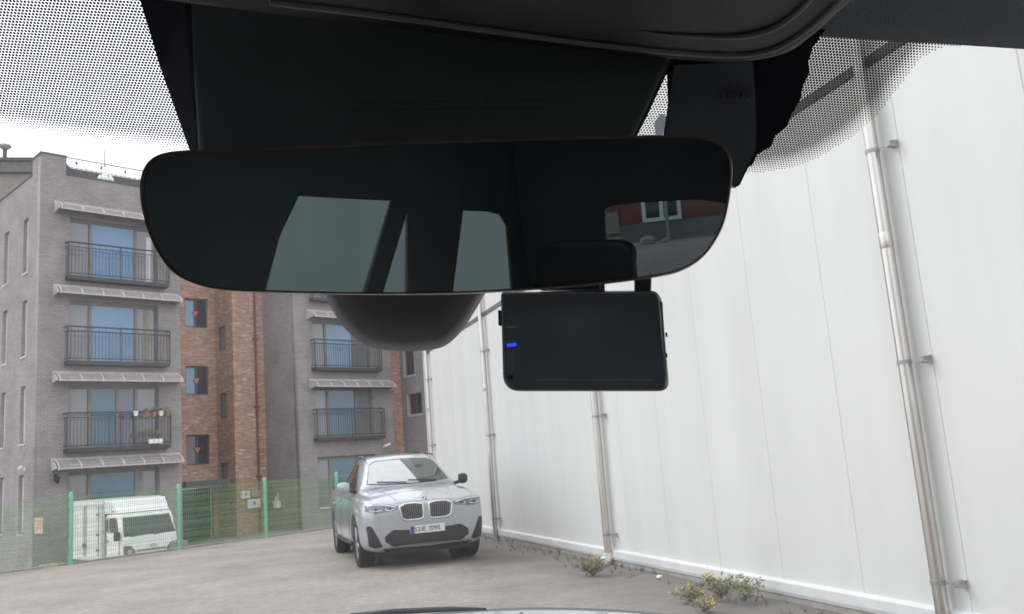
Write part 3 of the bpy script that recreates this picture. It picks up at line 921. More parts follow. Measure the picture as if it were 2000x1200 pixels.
for xa, xb in ((.25, .95), (.95, 1.5)):
    a, b = tline(-.01, .03), tline(.1, .03)
    mb.tube([(xa, *a), (xb, *b)], .013, 5)
mb.build('wiper', M['black'], trk)
# side window + quarter light on the left side in the picture (x = 0)
for nm, pts in (('side_window', [(.30, .23), (.96, .25), (.98, .66), (.52, .68), (.44, .62)]), ('quarter_window', [(1.03, .25), (1.2, .26), (1.2, .62), (1.05, .66)])):
    MB().prism([(-.006, y, tz(z)) for y, z in pts], [(.02, y, tz(z)) for y, z in pts]).build(nm, M['cglass'], trk)
MB().tube([(-.004, .28, tz(.16)), (-.004, .24, tz(-.42))], .011, 4).tube([(-.004, 1.22, tz(.7)), (-.004, 1.2, tz(-.45))], .011, 4).build('door_seam', M['trimgrey'], trk)
box('door_handle', (-.02, .98, tz(-.02)), (.0, 1.14, tz(.02)), M['black'], trk)
MB().box((-.20, .10, tz(.02)), (-.02, .20, tz(.27))).build('wing_mirror', M['black'], trk, bevel=.03)
MB().tube([(-.04, .15, tz(.2)), (.02, .24, tz(.2))], .016, 5).build('mirror_arm', M['black'], trk)
for s, x in ((1, .02), (-1, TW - .02)):
    pts = [(x, tz(-.42)), (x + s * .33, tz(-.44)), (x + s * .34, tz(-.3)), (x + s * .2, tz(-.15)), (x, tz(-.13))]
    h = MB().prism([(a, -.035, z) for a, z in pts], [(a, .06, z) for a, z in pts]).build('headlight', M['lamp'], trk, bevel=.015)
    MB().tube([(x + s * .16, -.045, tz(-.32)), (x + s * .16, -.034, tz(-.32))], .07, 12).build('reflector', M['lampw'], h)
box('grille_slot', (.40, -.036, tz(-.33)), (1.27, .02, tz(-.29)), M['trimgrey'], trk)
box('grille_slot', (.40, -.036, tz(-.47)), (1.27, .02, tz(-.43)), M['boxtrim'], trk)
MB().tube([(.9 + .09 * math.cos(a * .5236), -.03, tz(-.2) + .035 * math.sin(a * .5236)) for a in range(12)], .01, 5, closed=True).build('badge', M['boxtrim'], trk)
box('bumper', (-.01, -.06, tz(-1.0)), (TW + .01, .12, tz(-.55)), M['white'], trk, bevel=.03)
box('number_plate', (.63, -.072, tz(-.82)), (1.03, -.061, tz(-.66)), M['plate'], trk)
# cargo box
BX = 1.39
box('cargo_box', (-.03, BX, tz(-.55)), (TW + .07, 4.15, tz(1.2)), M['whitedirty'], trk, bevel=.012)
for z0, z1 in ((1.06, 1.23), (-.58, -.47)): box('box_rail', (-.052, BX - .01, tz(z0)), (TW + .09, 4.17, tz(z1)), M['whitedirty'], trk, bevel=.01)
for y in (BX + .05, 1.72, 2.72, 2.86, 4.1): box('box_post', (-.048, y - .035, tz(-.47)), (-.031, y + .035, tz(1.06)), M['boxtrim'], trk)
for y in (2.72, 2.86):
    box('door_latch', (-.075, y - .05, tz(-.2)), (-.049, y + .05, tz(-.08)), M['trimgrey'], trk)
for z in (.75, .15, -.3): box('hinge', (-.07, 1.66, tz(z)), (-.049, 1.80, tz(z + .06)), M['trimgrey'], trk)
# wind deflector over the cab
d0 = [(.0, BX - .02, tz(1.2)), (TW + .04, BX - .02, tz(1.2)), (TW - .06, .46, tz(.80)), (.06, .46, tz(.80)), (.0, BX - .02, tz(.79)), (TW + .04, BX - .02, tz(.79))]
mb = MB(); mb.add([d0[0], d0[1], d0[2], d0[3], (.06, .50, tz(.785)), (TW - .06, .50, tz(.785)), d0[4], d0[5], (.0, .95, tz(1.18)), (TW + .04, .95, tz(1.18))],
                  [(0, 1, 9, 8), (8, 9, 2, 3), (3, 2, 5, 4), (4, 5, 7, 6), (0, 8, 3, 4, 6), (1, 7, 5, 2, 9), (0, 6, 7, 1)])
mb.build('wind_deflector', M['white'], trk, bevel=.02)
MB().prism([(-.004 + .03, y, tz(z)) for y, z in ((.72, .83), (1.25, .83), (1.25, 1.02), (1.0, 1.0))], [(.045, y, tz(z)) for y, z in ((.72, .83), (1.25, .83), (1.25, 1.02), (1.0, 1.0))]).build('deflector_recess', M['boxtrim'], trk)
def wheel(parent, c, r, wdt, axis, spokes=5, rim=M['rim']):
    c = Vector(c)
    ax = Vector(axis)
    mb = MB(); n = 28
    pf = [(-.5, .70), (-.5, .93), (-.40, 1.0), (.40, 1.0), (.5, .93), (.5, .70)]
    a = ax.orthogonal().normalized(); b = ax.cross(a)
    rows = [[c + ax * (t * wdt) + (a * math.cos(2 * math.pi * k / n) + b * math.sin(2 * math.pi * k / n)) * (r * q) for k in range(n)] for t, q in pf]
    mb.grid(rows, close=True)
    wh = empty('wheel'); wh.parent = parent
    autosmooth(mb.build('tyre', M['rubber'], wh), 50)
    mb = MB()
    rows = [[c + ax * (t * wdt) + (a * math.cos(2 * math.pi * k / n) + b * math.sin(2 * math.pi * k / n)) * (r * q) for k in range(n)] for t, q in ((.47, .72), (.44, .66), (.1, .62), (.1, .05))]
    mb.grid(rows, close=True)
    for k in range(spokes):
        th = 2 * math.pi * k / spokes
        for off in (-.16, .16):
            d = a * math.cos(th + off) + b * math.sin(th + off)
            d0 = a * math.cos(th) + b * math.sin(th)
            mb.tube([c + ax * (wdt * .42) + d0 * r * .08, c + ax * (wdt * .42) + d * r * .68], [r * .06, r * .045], 5)
    mb.tube([c + ax * wdt * .3, c + ax * wdt * .46], r * .13, 10)
    mb.build('rim', rim, wh)
    return wh
for x, s in ((.1, -1), (TW - .1, 1)):
    wheel(trk, (x, .72, .30), .30, .18, (s, 0, 0), 4, M['boxtrim'])
    wheel(trk, (x, 3.2, .30), .30, .18, (s, 0, 0), 4, M['boxtrim'])
box('cab_gap', (.04, 1.33, tz(-.6)), (TW - .02, 1.40, tz(.78)), M['black'], trk)
box('chassis', (.25, .4, .25), (TW - .25, 4.1, .8), M['black'], trk)

# ================================================================== silver SUV coupe
CS = 1.05
car = empty('parked_car', (-1.553, 13.84, 0), math.atan2(.95, -.312), 'silver blue coupe suv parked facing us beside the white wall', 'car')
def bvh_of(o):
    dg = bpy.context.evaluated_depsgraph_get()
    e = o.evaluated_get(dg)
    me = bpy.data.meshes.new_from_object(e)
    b = BVHTree.FromPolygons([v.co.copy() for v in me.vertices], [tuple(p.vertices) for p in me.polygons])
    return b, me
St = [  # x, zb, zs, zt, w
    (0.00, .36, .78, .86, .56), (.015, .30, .845, .905, .73), (.06, .26, .885, .94, .825), (.15, .23, .925, .975, .885),
    (.30, .21, .955, 1.01, .925), (.55, .20, .99, 1.065, .95), (.86, .20, 1.015, 1.115, .958), (1.25, .20, 1.035, 1.165, .953), (1.6, .20, 1.045, 1.17, .948),
    (2.4, .20, 1.06, 1.15, .945), (3.3, .20, 1.08, 1.15, .955), (3.9, .21, 1.10, 1.16, .965), (4.4, .26, 1.11, 1.15, .93), (4.65, .38, 1.07, 1.09, .85), (4.75, .5, .98, 1.0, .70)]
rows = []
for x, zb, zs, zt, w_ in St:
    x *= CS; hh = zs - zb
    half = [(.0, zb), (.80 * w_, zb), (.945 * w_, zb + .07), (.995 * w_, zb + .28 * hh), (w_ * .992, zb + .55 * hh), (1.0 * w_, zb + .80 * hh), (.965 * w_, zs - .015), (.90 * w_, zs + .02), (.72 * w_, zs + .55 * (zt - zs) + .01), (.36 * w_, zt - .004), (0, zt)]
    ring = [(x, y * CS, z * CS) for y, z in half] + [(x, -y * CS, z * CS) for y, z in half[-2:0:-1]]
    rows.append(ring)
mb = MB(); mb.grid(rows, close=True)
nr = len(rows[0])
mb.f.append(tuple(range(nr)))
mb.f.append(tuple((len(rows) - 1) * nr + i for i in range(nr)))
shell = mb.build('body', M['paint'], car, smooth=True, sub=2)
WR = .372 * CS
AX = [(.86 * CS), (.86 + 2.864) * CS]
body_bvh, body_me = bvh_of(shell)
# cut the wheel arches
shell.modifiers.clear(); shell.data = body_me
for p in body_me.polygons: p.use_smooth = True
for ax_ in AX:
    for s in (1, -1):
        c_ = MB().tube([(ax_, s * .62, WR), (ax_, s * 1.3, WR)], WR * 1.13, 36).build('cutter', None)
        md = shell.modifiers.new('c', 'BOOLEAN'); md.operation = 'DIFFERENCE'; md.object = c_; md.solver = 'EXACT'
        c_.parent = car
dg = bpy.context.evaluated_depsgraph_get()
dg.update()
me2 = bpy.data.meshes.new_from_object(shell.evaluated_get(dg))
for o in [o for o in bpy.data.objects if o.name.startswith('cutter')]: bpy.data.objects.remove(o)
shell.modifiers.clear(); shell.data = me2; me2.name = 'body'
me2.materials.clear(); me2.materials.append(M['paint'])
for p in me2.polygons: p.use_smooth = True
try: me2.set_sharp_from_angle(angle=R(38))
except Exception: pass
# greenhouse
Gs = [(1.02, 1.135, .72, .80), (1.3, 1.28, .665, .81), (1.6, 1.445, .625, .815), (1.9, 1.585, .59, .815), (2.2, 1.655, .575, .815), (2.6, 1.68, .565, .81), (3.1, 1.65, .555, .80), (3.6, 1.54, .545, .79), (4.1, 1.36, .56, .77), (4.5, 1.16, .60, .72)]
rows = []
for x, zt, yt, yb_ in Gs:
    zt += .0
    pts = [(yb_, 1.0), (yb_ - .01, 1.07), (yb_ * .5 + yt * .5 + .02, (1.07 + zt) / 2 + .02 if zt > 1.25 else 1.09), (yt + .01, zt - .055 if zt > 1.25 else zt - .02), (yt - .05, zt - .018), (yt * .55, zt), (0, zt + .008)]
    full = pts + [(-y, z) for y, z in pts[-2::-1]]
    rows.append([((x + .10 * (abs(y) / .6) ** 2 * max(0, (2.0 - x)) / 1.0) * CS, y * CS, z * CS) for y, z in full])
mb = MB(); mb.grid(rows)
mb.f.append(tuple(range(len(rows[0])))); mb.f.append(tuple((len(rows) - 1) * len(rows[0]) + i for i in range(len(rows[0]))))
gh = mb.build('roof', M['paint'], car, smooth=True, sub=2)
gh_bvh, _gm = bvh_of(gh)
def cast(bv, o_, d_):
    h = bv.ray_cast(Vector(o_), Vector(d_))
    return h[0], h[1]
def front(bv, y, z, off):
    h, n_ = cast(bv, (-3, y * CS, z * CS), (1, 0, 0))
    if h is None: 
        h, n_ = cast(bv, (-3, y * CS * .97, z * CS * .985), (1, 0, 0))
        if h is None: return Vector((0, y * CS, z * CS))
    return h + n_ * off if n_.x < 0 else h - n_ * off
def side(bv, s, x, z, off):
    h, n_ = cast(bv, (x * CS, s * 3, z * CS), (0, -s, 0))
    if h is None: return Vector((x * CS, s * .7, z * CS))
    return h + n_ * off if n_.y * s > 0 else h - n_ * off
def lerp_poly(pl, t):
    L = [0]
    for a, b in zip(pl, pl[1:]): L.append(L[-1] + math.hypot(b[0] - a[0], b[1] - a[1]))
    d = t * L[-1]
    for i in range(len(pl) - 1):
        if d <= L[i + 1] + 1e-9:
            k = (d - L[i]) / max(1e-9, L[i + 1] - L[i])
            return (pl[i][0] + (pl[i + 1][0] - pl[i][0]) * k, pl[i][1] + (pl[i + 1][1] - pl[i][1]) * k)
    return pl[-1]
def decal(name, fn, top, bot, m, parent, off=.006, n=14, mr_=6, back=.03):
    rows = []
    for j in range(mr_ + 1):
        r_ = []
        for i in range(n + 1):
            a, b = lerp_poly(top, i / n), lerp_poly(bot, i / n)
            k = j / mr_
            r_.append(fn(a[0] + (b[0] - a[0]) * k, a[1] + (b[1] - a[1]) * k, off))
        rows.append(r_)
    mb = MB(); mb.grid(rows)
    ring = [(0, i) for i in range(n + 1)] + [(j, n) for j in range(1, mr_ + 1)] + [(mr_, i) for i in range(n - 1, -1, -1)] + [(j, 0) for j in range(mr_ - 1, 0, -1)]
    outer = [rows[j][i] for j, i in ring]
    inner = []
    for j, i in ring:
        a, b = lerp_poly(top, i / n), lerp_poly(bot, i / n)
        k = j / mr_
        inner.append(fn(a[0] + (b[0] - a[0]) * k, a[1] + (b[1] - a[1]) * k, off - back))
    mb.grid([outer, inner], close=True)
    return mb.build(name, m, parent, smooth=True, fix=True)
fb = lambda y, z, o_: front(body_bvh, y, z, o_)
fg = lambda y, z, o_: front(gh_bvh, y, z, o_)
# windscreen and side glass
ws_top = [(-.535, 1.51), (-.45, 1.56), (0, 1.58), (.45, 1.56), (.535, 1.51)]
ws_bot = [(-.665, 1.20), (-.4, 1.175), (0, 1.165), (.4, 1.175), (.665, 1.20)]
decal('windscreen', fg, ws_top, ws_bot, M['cglass'], car, .005, 20, 8, .012)
decal('sun_shade', fg, [(.54, 1.49), (.45, 1.542), (.2, 1.556), (.02, 1.558)], [(.645, 1.21), (.45, 1.19), (.1, 1.18), (-.15, 1.178)], M['shade'], car, .0075, 14, 8, .004)  # pale glossy panel laid over one half of the windscreen
decal('inner_mirror', fg, [(-.17, 1.45), (-.24, 1.46), (-.31, 1.445)], [(-.18, 1.415), (-.24, 1.405), (-.30, 1.415)], M['black'], car, .0065, 8, 4, .004)
for s in (1, -1):
    fs = lambda x, z, o_: side(gh_bvh, s, x, z, o_)
    g_ = decal('side_window', fs, [(1.62, 1.14), (1.95, 1.36), (2.3, 1.53), (2.62, 1.55)], [(1.52, 1.085), (1.9, 1.09), (2.3, 1.095), (2.62, 1.10)], M['cglass'], car, .005, 14, 6, .012)
    g_ = decal('side_window', fs, [(2.68, 1.55), (3.1, 1.52), (3.5, 1.39), (3.72, 1.24)], [(2.68, 1.10), (3.1, 1.11), (3.5, 1.125), (3.74, 1.15)], M['cglass'], car, .005, 14, 6, .012)
    # door seams on the body flank
    for xs_ in (1.42, 2.62, 3.45):
        pts = [side(body_bvh, s, xs_ + .03 * math.sin(z * 4), z, .002) for z in (.36, .5, .65, .8, .92, 1.0)]
        MB().tube(pts, .005, 5).build('door_seam', M['trimgrey'], car)
    for xs_ in (2.3, 3.2):
        pts = [side(body_bvh, s, xs_ + t * .2, .90, .02) for t in (0, .5, 1)]
        MB().tube(pts, .014, 6).build('door_handle', M['paint'], car, smooth=True)
    sk = [side(body_bvh, s, x, z, .004) for x, z in ((1.3, .33), (2.0, .31), (2.8, .31), (3.25, .33))]
    MB().tube(sk, .04, 6).build('side_skirt', M['black'], car, smooth=True)
    # mirror
    o = MB()
    o.tube([(1.66 * CS, s * .80 * CS, 1.10 * CS), (1.63 * CS, s * .93 * CS, 1.13 * CS)], [.035, .028], 8)
    o.build('mirror_arm', M['black'], car)
    o = MB()
    sec = [[((1.56 + .09 * t) * CS, s * (.905 + q * (.19 if s > 0 else .145)) * CS, (1.18 + e) * CS) for t, e in ((-.6, -.05), (-.5, .05), (0, .095), (.6, .09), (.7, -.09), (0, -.10))] for q in (0, .35, .75, 1)]
    for i, q in enumerate((.75, 1, .95, .6)):
        cc = Vector((1.57 * CS, sec[i][0][1], 1.18 * CS))
        sec[i] = [cc + (Vector(p) - cc) * q for p in sec[i]]
    o.grid(sec, close=True); o.ngon(sec[0]); o.ngon(sec[-1])
    o.build('wing_mirror', M['paint'] if s > 0 else M['black'], car, smooth=True, sub=1)
    # roof rail
    MB().tube([Vector((x * CS, s * y * CS, z * CS)) for x, y, z in ((2.0, .575, 1.61), (2.3, .565, 1.655), (2.8, .555, 1.665), (3.4, .535, 1.60), (3.8, .535, 1.49))], .016, 6).build('roof_rail', M['trimgrey'], car, smooth=True)
    # headlights
    hl_top = [(s * .415, .868), (s * .55, .902), (s * .70, .922), (s * .84, .918)]
    hl_bot = [(s * .425, .835), (s * .55, .815), (s * .72, .80), (s * .855, .835)]
    h = decal('headlight', fb, hl_top, hl_bot, M['lamp'], car, .008, 16, 6, .03)
    pts = [fb(*lerp_poly([(s * .44, .866), (s * .56, .893), (s * .70, .910), (s * .82, .908)], t / 8), .012) for t in range(9)]
    MB().tube(pts, .013, 6).build('light_bar', M['lampw'], h)
    for ya, yb_ in ((.46, .60), (.65, .81)):
        lp = [(s * ya, .852), (s * (ya + .02), .838), (s * (yb_ - .03), .828), (s * yb_, .848), (s * (yb_ - .02), .868)]
        MB().tube([fb(*lerp_poly(lp, t / 10), .011) for t in range(11)], .0065, 5).build('light_bar', M['lampw'], h)
        MB().tube([fb(s * (ya + yb_) / 2, .852, .002), fb(s * (ya + yb_) / 2, .852, .014)], .022, 10).build('projector_lens', M['cglass'], h)
    pts = [fb(*lerp_poly([(s * .408, .874), (s * .55, .909), (s * .70, .929), (s * .85, .924), (s * .865, .84)], t / 14), .004) for t in range(15)]
    MB().tube(pts, .006, 5).build('lamp_seam', M['trimgrey'], h)
    # kidney grille
    kt = [(s * .045, .885), (s * .15, .903), (s * .31, .900), (s * .39, .862)]
    kb = [(s * .045, .69), (s * .10, .672), (s * .30, .672), (s * .365, .705)]
    kg = decal('kidney_grille', fb, kt, kb, M['black'], car, .006, 14, 10, .03)
    ringp = [lerp_poly(kt, t / 14) for t in range(15)] + [lerp_poly([kt[-1], kb[-1]], t / 5) for t in range(1, 5)] + [lerp_poly(kb[::-1], t / 14) for t in range(15)] + [lerp_poly([kb[0], kt[0]], t / 5) for t in range(1, 5)]
    MB().tube([fb(y, z, .006) for y, z in ringp], .0155, 8, closed=True).build('chrome_frame', M['chrome'], kg, smooth=True)
    sl_ = MB()
    for k in range(1, 11):
        a, b = lerp_poly(kt, k / 11), lerp_poly(kb, k / 11)
        for jj in range(8):
            t = (jj + (.5 if k % 2 else .15)) / 8
            p = fb(a[0] + (b[0] - a[0]) * t, a[1] + (b[1] - a[1]) * t, .010)
            sl_.add([p + Vector((0, 0, .013)), p + Vector((0, .012, 0)), p + Vector((0, 0, -.013)), p + Vector((0, -.012, 0)), p + Vector((-.01, 0, 0))], [(0, 1, 4), (1, 2, 4), (2, 3, 4), (3, 0, 4)])
    sl_.build('grille_studs', M['rim'], kg, kind='stuff')
    # corner air slot
    decal('air_slot', fb, [(s * .79, .61), (s * .825, .635), (s * .865, .62)], [(s * .655, .335), (s * .75, .315), (s * .835, .345)], M['black'], car, .006, 10, 8, .03)
# lower intake: wide hexagon
decal('lower_intake', fb, [(-.62, .47), (-.50, .555), (-.3, .535), (0, .53), (.3, .535), (.50, .555), (.62, .47)], [(-.62, .40), (-.50, .315), (-.3, .31), (0, .31), (.3, .31), (.50, .315), (.62, .40)], M['black'], car, .006, 24, 8, .03)
pts = [fb(y, .33 - .02 * abs(y), .03) for y in [-.55 + .1 * k for k in range(12)]]
MB().tube(pts, .012, 6).build('intake_bar', M['trimgrey'], car)
decal('skid_plate', fb, [(-.66, .30), (0, .285), (.66, .30)], [(-.6, .25), (0, .245), (.6, .25)], M['black'], car, .004, 16, 3, .02)
# bonnet creases and shut line
for s in (1, -1):
    pts = []
    for t in range(12):
        x = .16 + t * .085; y = s * (.42 + .012 * t)
        h, n_ = cast(body_bvh, (x * CS, y * CS, 3), (0, 0, -1))
        pts.append(h + Vector((0, 0, .002)))
    MB().tube(pts, .009, 6).build('bonnet_crease', M['paint'], car, smooth=True)
    pts = []
    for t in range(12):
        x = .22 + t * .085; y = s * (.76 + .006 * t)
        h, n_ = cast(body_bvh, (x * CS, y * CS, 3), (0, 0, -1))
        pts.append(h)
    MB().tube(pts, .004, 5).build('bonnet_seam', M['trimgrey'], car)
pts = [fb(y, .935 - .05 * (abs(y) / .5) ** 2 * .3, .0) for y in [-.45 + .09 * k for k in range(11)]]
MB().tube(pts, .004, 5).build('bonnet_seam', M['trimgrey'], car)
# round badge: blue and white quarters in a black ring
bc = fb(0, .945, .006)
bnrm = Vector((-.75, 0, .66)).normalized(); b1 = Vector((0, 1, 0)); b2 = bnrm.cross(b1)
def disc(c, r, a0=0, a1=360, n=24): return [c + b1 * r * math.cos(R(a0 + (a1 - a0) * k / n)) + b2 * r * math.sin(R(a0 + (a1 - a0) * k / n)) for k in range(n + (a1 - a0 < 360))]
bd = MB().prism(disc(bc, .042), disc(bc + bnrm * .006, .042)).build('badge', M['black'], car)
for k in range(4):
    q = [bc + bnrm * .0065] + disc(bc + bnrm * .0065, .028, 90 * k, 90 * k + 90, 8)
    MB().prism(q, [p + bnrm * .002 for p in q]).build('badge_quarter', M['blue'] if k % 2 else M['plate'], bd)
MB().tube(disc(bc + bnrm * .006, .04), .004, 5, closed=True).build('badge_ring', M['chrome'], bd)
# number plate
pc = front(body_bvh, 0, .53, .03)
mtx = Matrix.Translation(pc) @ Matrix(((0, 0, -1, 0), (-1, 0, 0, 0), (0, 1, 0, 0), (0, 0, 0, 1)))
npl = box('number_plate', (pc.x - .004, -.27, pc.z - .058), (pc.x + .02, .27, pc.z + .058), M['plate'], car, bevel=.006)
box('plate_band', (pc.x - .0055, .205, pc.z - .056), (pc.x - .0042, .268, pc.z + .056), M['blue'], npl)
text_mesh('152로 7095', 'plate_text', .098, M['ink'], Matrix.Translation((-.007, .03, 0)) @ mtx, npl)
# wipers on the silver car
for ya, yb_ in ((.05, .5), (-.45, .02)):
    MB().tube([fg(ya, 1.185, .02), fg((ya + yb_) / 2, 1.20, .02), fg(yb_, 1.215, .02)], .009, 5).build('wiper', M['black'], car)
for ax_ in AX:
    for s in (1, -1):
        wheel(car, (ax_, s * .80 * CS, WR), WR, .255, (0, s, 0), 5)
        # dark arch liner
        MB().tube([(ax_, s * .60, WR), (ax_, s * .64, WR)], WR * 1.12, 24).build('arch_liner', M['black'], car)
box('underbody', (.35, -.78, .19), (4.5, .78, .30), M['black'], car)

# ================================================================== weeds by the wall
def weed(px, py, r, hgt, lab, fl, n=170, seed=1):
    random.seed(seed)
    d = ray(px, py); t = (-.05 - CAM.z) / d.z; p = CAM + d * t
    o = empty('weed', p, 0, lab, 'weed', 'weeds along the foot of the white wall')
    st = MB(); lf = MB(); ft = MB()
    for k in range(int(9 + r * 20)):
        a = random.uniform(0, 6.28); q = random.uniform(.1, 1) * r
        tip = Vector((math.cos(a) * q, math.sin(a) * q, hgt * random.uniform(.45, 1)))
        mid = tip * .5 + Vector((random.gauss(0, .02), random.gauss(0, .02), .03))
        st.tube([(0, 0, 0), mid, tip], [.004, .003, .002], 4)
        for _ in range(n // 14):
            t_ = random.uniform(.2, 1); c = mid.lerp(tip, t_ * 2 - 1) if t_ > .5 else mid * (t_ * 2)
            c = c + Vector((random.gauss(0, .03), random.gauss(0, .03), random.gauss(0, .02)))
            u_ = Vector((random.gauss(0, 1), random.gauss(0, 1), random.gauss(0, .7))).normalized() * random.uniform(.012, .035)
            v_ = u_.orthogonal().normalized() * u_.length * .4
            lf.add([c - u_, c + v_, c + u_, c - v_], [(0, 1, 2, 3)])
        if random.random() < fl:
            for _ in range(random.randint(8, 18)):
                c = tip + Vector((random.gauss(0, .025), random.gauss(0, .025), random.gauss(0, .02)))
                u_ = Vector((random.gauss(0, 1), random.gauss(0, 1), random.gauss(0, 1))).normalized() * .009
                v_ = u_.orthogonal().normalized() * .008
                ft.add([c - u_, c + v_, c + u_, c - v_], [(0, 1, 2, 3)])
    st.build('stems', M['stalk'], o, fix=False, kind='stuff'); lf.build('leaves', M['leaf'], o, fix=False, kind='stuff')
    if ft.v: ft.build('flowers', M['petal'], o, fix=False, kind='stuff')
weed(1158, 1124, .40, .26, 'low green weed farthest along, just left of the white pipe outlet', .35, 300, 3)
weed(1350, 1182, .20, .20, 'yellow flowering weed, leftmost of the near clump, growing out of the asphalt', .85, 260, 5)
weed(1408, 1170, .26, .27, 'yellow flowering weed, tallest of the near clump, against the white flashing', .7, 300, 8)
weed(1380, 1198, .18, .14, 'small yellow weed at the front of the near clump', .6, 180, 9)
weed(1455, 1176, .24, .24, 'green weed with a dry brown stalk, rightmost of the near clump', .05, 260, 11)
weed(1832, 1212, .12, .16, 'tuft of dry grass at the foot of the nearest drainpipe', .0, 60, 12)
random.seed(21)
mb = MB()
for _ in range(480):                       # dead leaves, grit and tufts gathered along the foot of the wall
    u_ = random.uniform(-8.5, 8); d_ = .06 + abs(random.gauss(0, .28))
    c = W0 + wd * u_ + wn * d_ + Vector((0, 0, -.085 * max(0, min(1, (1.6 - d_) / 1.2)) + .012))
    if random.random() < .35:
        for k in range(5):
            t_ = c + Vector((random.gauss(0, .03), random.gauss(0, .03), random.uniform(.03, .10)))
            mb.add([c + Vector((.004, 0, 0)), c - Vector((.004, 0, 0)), t_], [(0, 1, 2)])
    else:
        a = random.uniform(0, 6.28); q = random.uniform(.008, .028)
        x_, y_ = Vector((math.cos(a), math.sin(a), random.uniform(-.3, .3))) * q, Vector((-math.sin(a), math.cos(a), random.uniform(-.3, .3))) * q * .6
        mb.add([c - x_, c + y_, c + x_, c - y_], [(0, 1, 2, 3)])
o = mb.build('ground_litter', M['stalk'], kind='stuff', fix=False)
tag(o, 'dry litter and grass tufts strewn along the foot of the white wall', 'litter')
def stone(px, py, r, lab):
    d = ray(px, py); t = (-.03 - CAM.z) / d.z; p = CAM + d * t
    bm = bmesh.new(); bmesh.ops.create_icosphere(bm, subdivisions=1, radius=r)
    for v in bm.verts: v.co = v.co * random.uniform(.75, 1.2); v.co.z *= .6
    me = bpy.data.meshes.new('stone'); bm.to_mesh(me); bm.free()
    o = link('stone', me, M['pvc']); o.location = p + Vector((0, 0, r * .3))
    tag(o, lab, 'stone', 'loose stones on the asphalt')
stone(1288, 1128, .035, 'pale loose stone on the asphalt between the white pipe outlet and the flowering weeds')
o = MB().prism([(FA.x + a, FA.y + b, -.01) for a, b in ((-.42, -.40), (-.20, -.14), (-.28, -.07), (-.50, -.33))], [(FA.x + a, FA.y + b, .06) for a, b in ((-.42, -.40), (-.20, -.14), (-.28, -.07), (-.50, -.33))]).build('plank', M['cream'])
tag(o, 'short pale plank lying at the foot of the fence beside a post', 'plank')
o = MB().box((-.16, -.14, 0), (.16, .14, .42)).build('bucket_block', M['concrete'])
_p = FA + fd * (posts[8] + .28) + fnrm * .5
o.location = (_p.x, _p.y, -.25)
o.name = 'concrete_block'
tag(o, 'pale concrete block behind the fence right of the truck', 'block')

# ================================================================== behind us (seen in the mirror)
MZ = 370
M0 = ip(855, 420, .36)
def setn(px, py, az, el):
    i_ = ray(px, py).normalized()
    a, e = R(az), R(el)
    o_ = Vector((-math.sin(a) * math.cos(e), -math.cos(a) * math.cos(e), math.sin(e)))
    return (o_ - i_).normalized()
MN = setn(1172, MZ, 9.8, 0)
def mray(px, py):
    p = onp(px, py, M0, MN); d = ray(px, py)
    return p, (d - 2 * d.dot(MN) * MN).normalized()
def mhit(px, py, p0, n_):
    p, d = mray(px, py); n_ = Vector(n_)
    return p + d * ((Vector(p0) - p).dot(n_) / d.dot(n_))
lw = empty('pale_warehouse', (-4.4, 0, 0), 0, 'pale grey warehouse wall seen through the side windows in the mirror', 'building')
box('wall', (-4, -17, -.2), (0, -1.5, 7.5), M['panel'], lw)
rbk = empty('red_house', (-3, -24, 0), 0, 'red walled house with a white framed window seen in the mirror', 'building')
def RH(px, py):
    h = mhit(px, py, (0, -24, 0), (0, 1, 0)); return h.x + 3, h.z
zr = (RH(1300, 432)[1])
xa, zt_ = RH(1252, 394); xb, zb_ = RH(1332, 428)
wl_ = (min(xa, xb), zr + .02, max(xa, xb), zr + 1.25)
plate('wall', rect(-5.5, zr, 9, zr + 3.2), [rect(*wl_)], .3, lambda u, v, w_: (u, -w_, v), mat('red_render', (.20, .06, .052), .8), rbk)
box('lower_wall', (-5.5, -.3, -.1), (9, .02, zr - .001), mat('grey_render', (.16, .17, .17), .85, var=.2, scale=1), rbk)
o = MB(); x0, z0, x1, z1 = wl_; t = .1
o.box((x0, -.2, z0), (x0 + t, .05, z1)).box((x1 - t, -.2, z0), (x1, .05, z1)).box((x0 + t, -.2, z0), (x1 - t, .05, z0 + t)).box((x0 + t, -.2, z1 - t), (x1 - t, .05, z1)).box(((x0 + x1) / 2 - .05, -.2, z0 + t), ((x0 + x1) / 2 + .05, .05, z1 - t))
o = o.build('window', M['white'], rbk)
box('pane', (x0 + t, -.12, z0 + t), (x1 - t, -.1, z1 - t), M['gdark'], o)
xs0 = RH(1190, 420)[0]
box('yellow_board', (xs0 - .25, .02, zr - .2), (xs0 + .25, .06, zr + .4), M['bbrick'], rbk)
box('pale_doorway', (RH(1175, 450)[0] - .2, .021, 0), (RH(1212, 450)[0], .05, zr - .3), M['bbrick'], rbk)
for px, r_, lab in ((1265, .22, 'larger white rubble heap at the foot of the red house in the mirror'), (1300, .13, 'small white rubble heap at the foot of the red house in the mirror')):
    h = mhit(px, 475, (0, -23, 0), (0, 1, 0))
    bm = bmesh.new(); bmesh.ops.create_icosphere(bm, subdivisions=2, radius=r_)
    for v in bm.verts: v.co = v.co * random.uniform(.8, 1.2); v.co.z *= .6
    me = bpy.data.meshes.new('rubble'); bm.to_mesh(me); bm.free()
    o = link('rubble', me, M['concrete']); o.location = (h.x, -23, r_ * .4); tag(o, lab, 'rubble', 'white rubble by the red house')
o = MB().tube([(RH(1309, 450)[0] - 3, -23.4, 0), (RH(1309, 450)[0] - 3, -23.4, 3.0)], .05, 8).build('pole', M['steeldull'])
tag(o, 'thin grey pole in front of the red house in the mirror', 'pole')

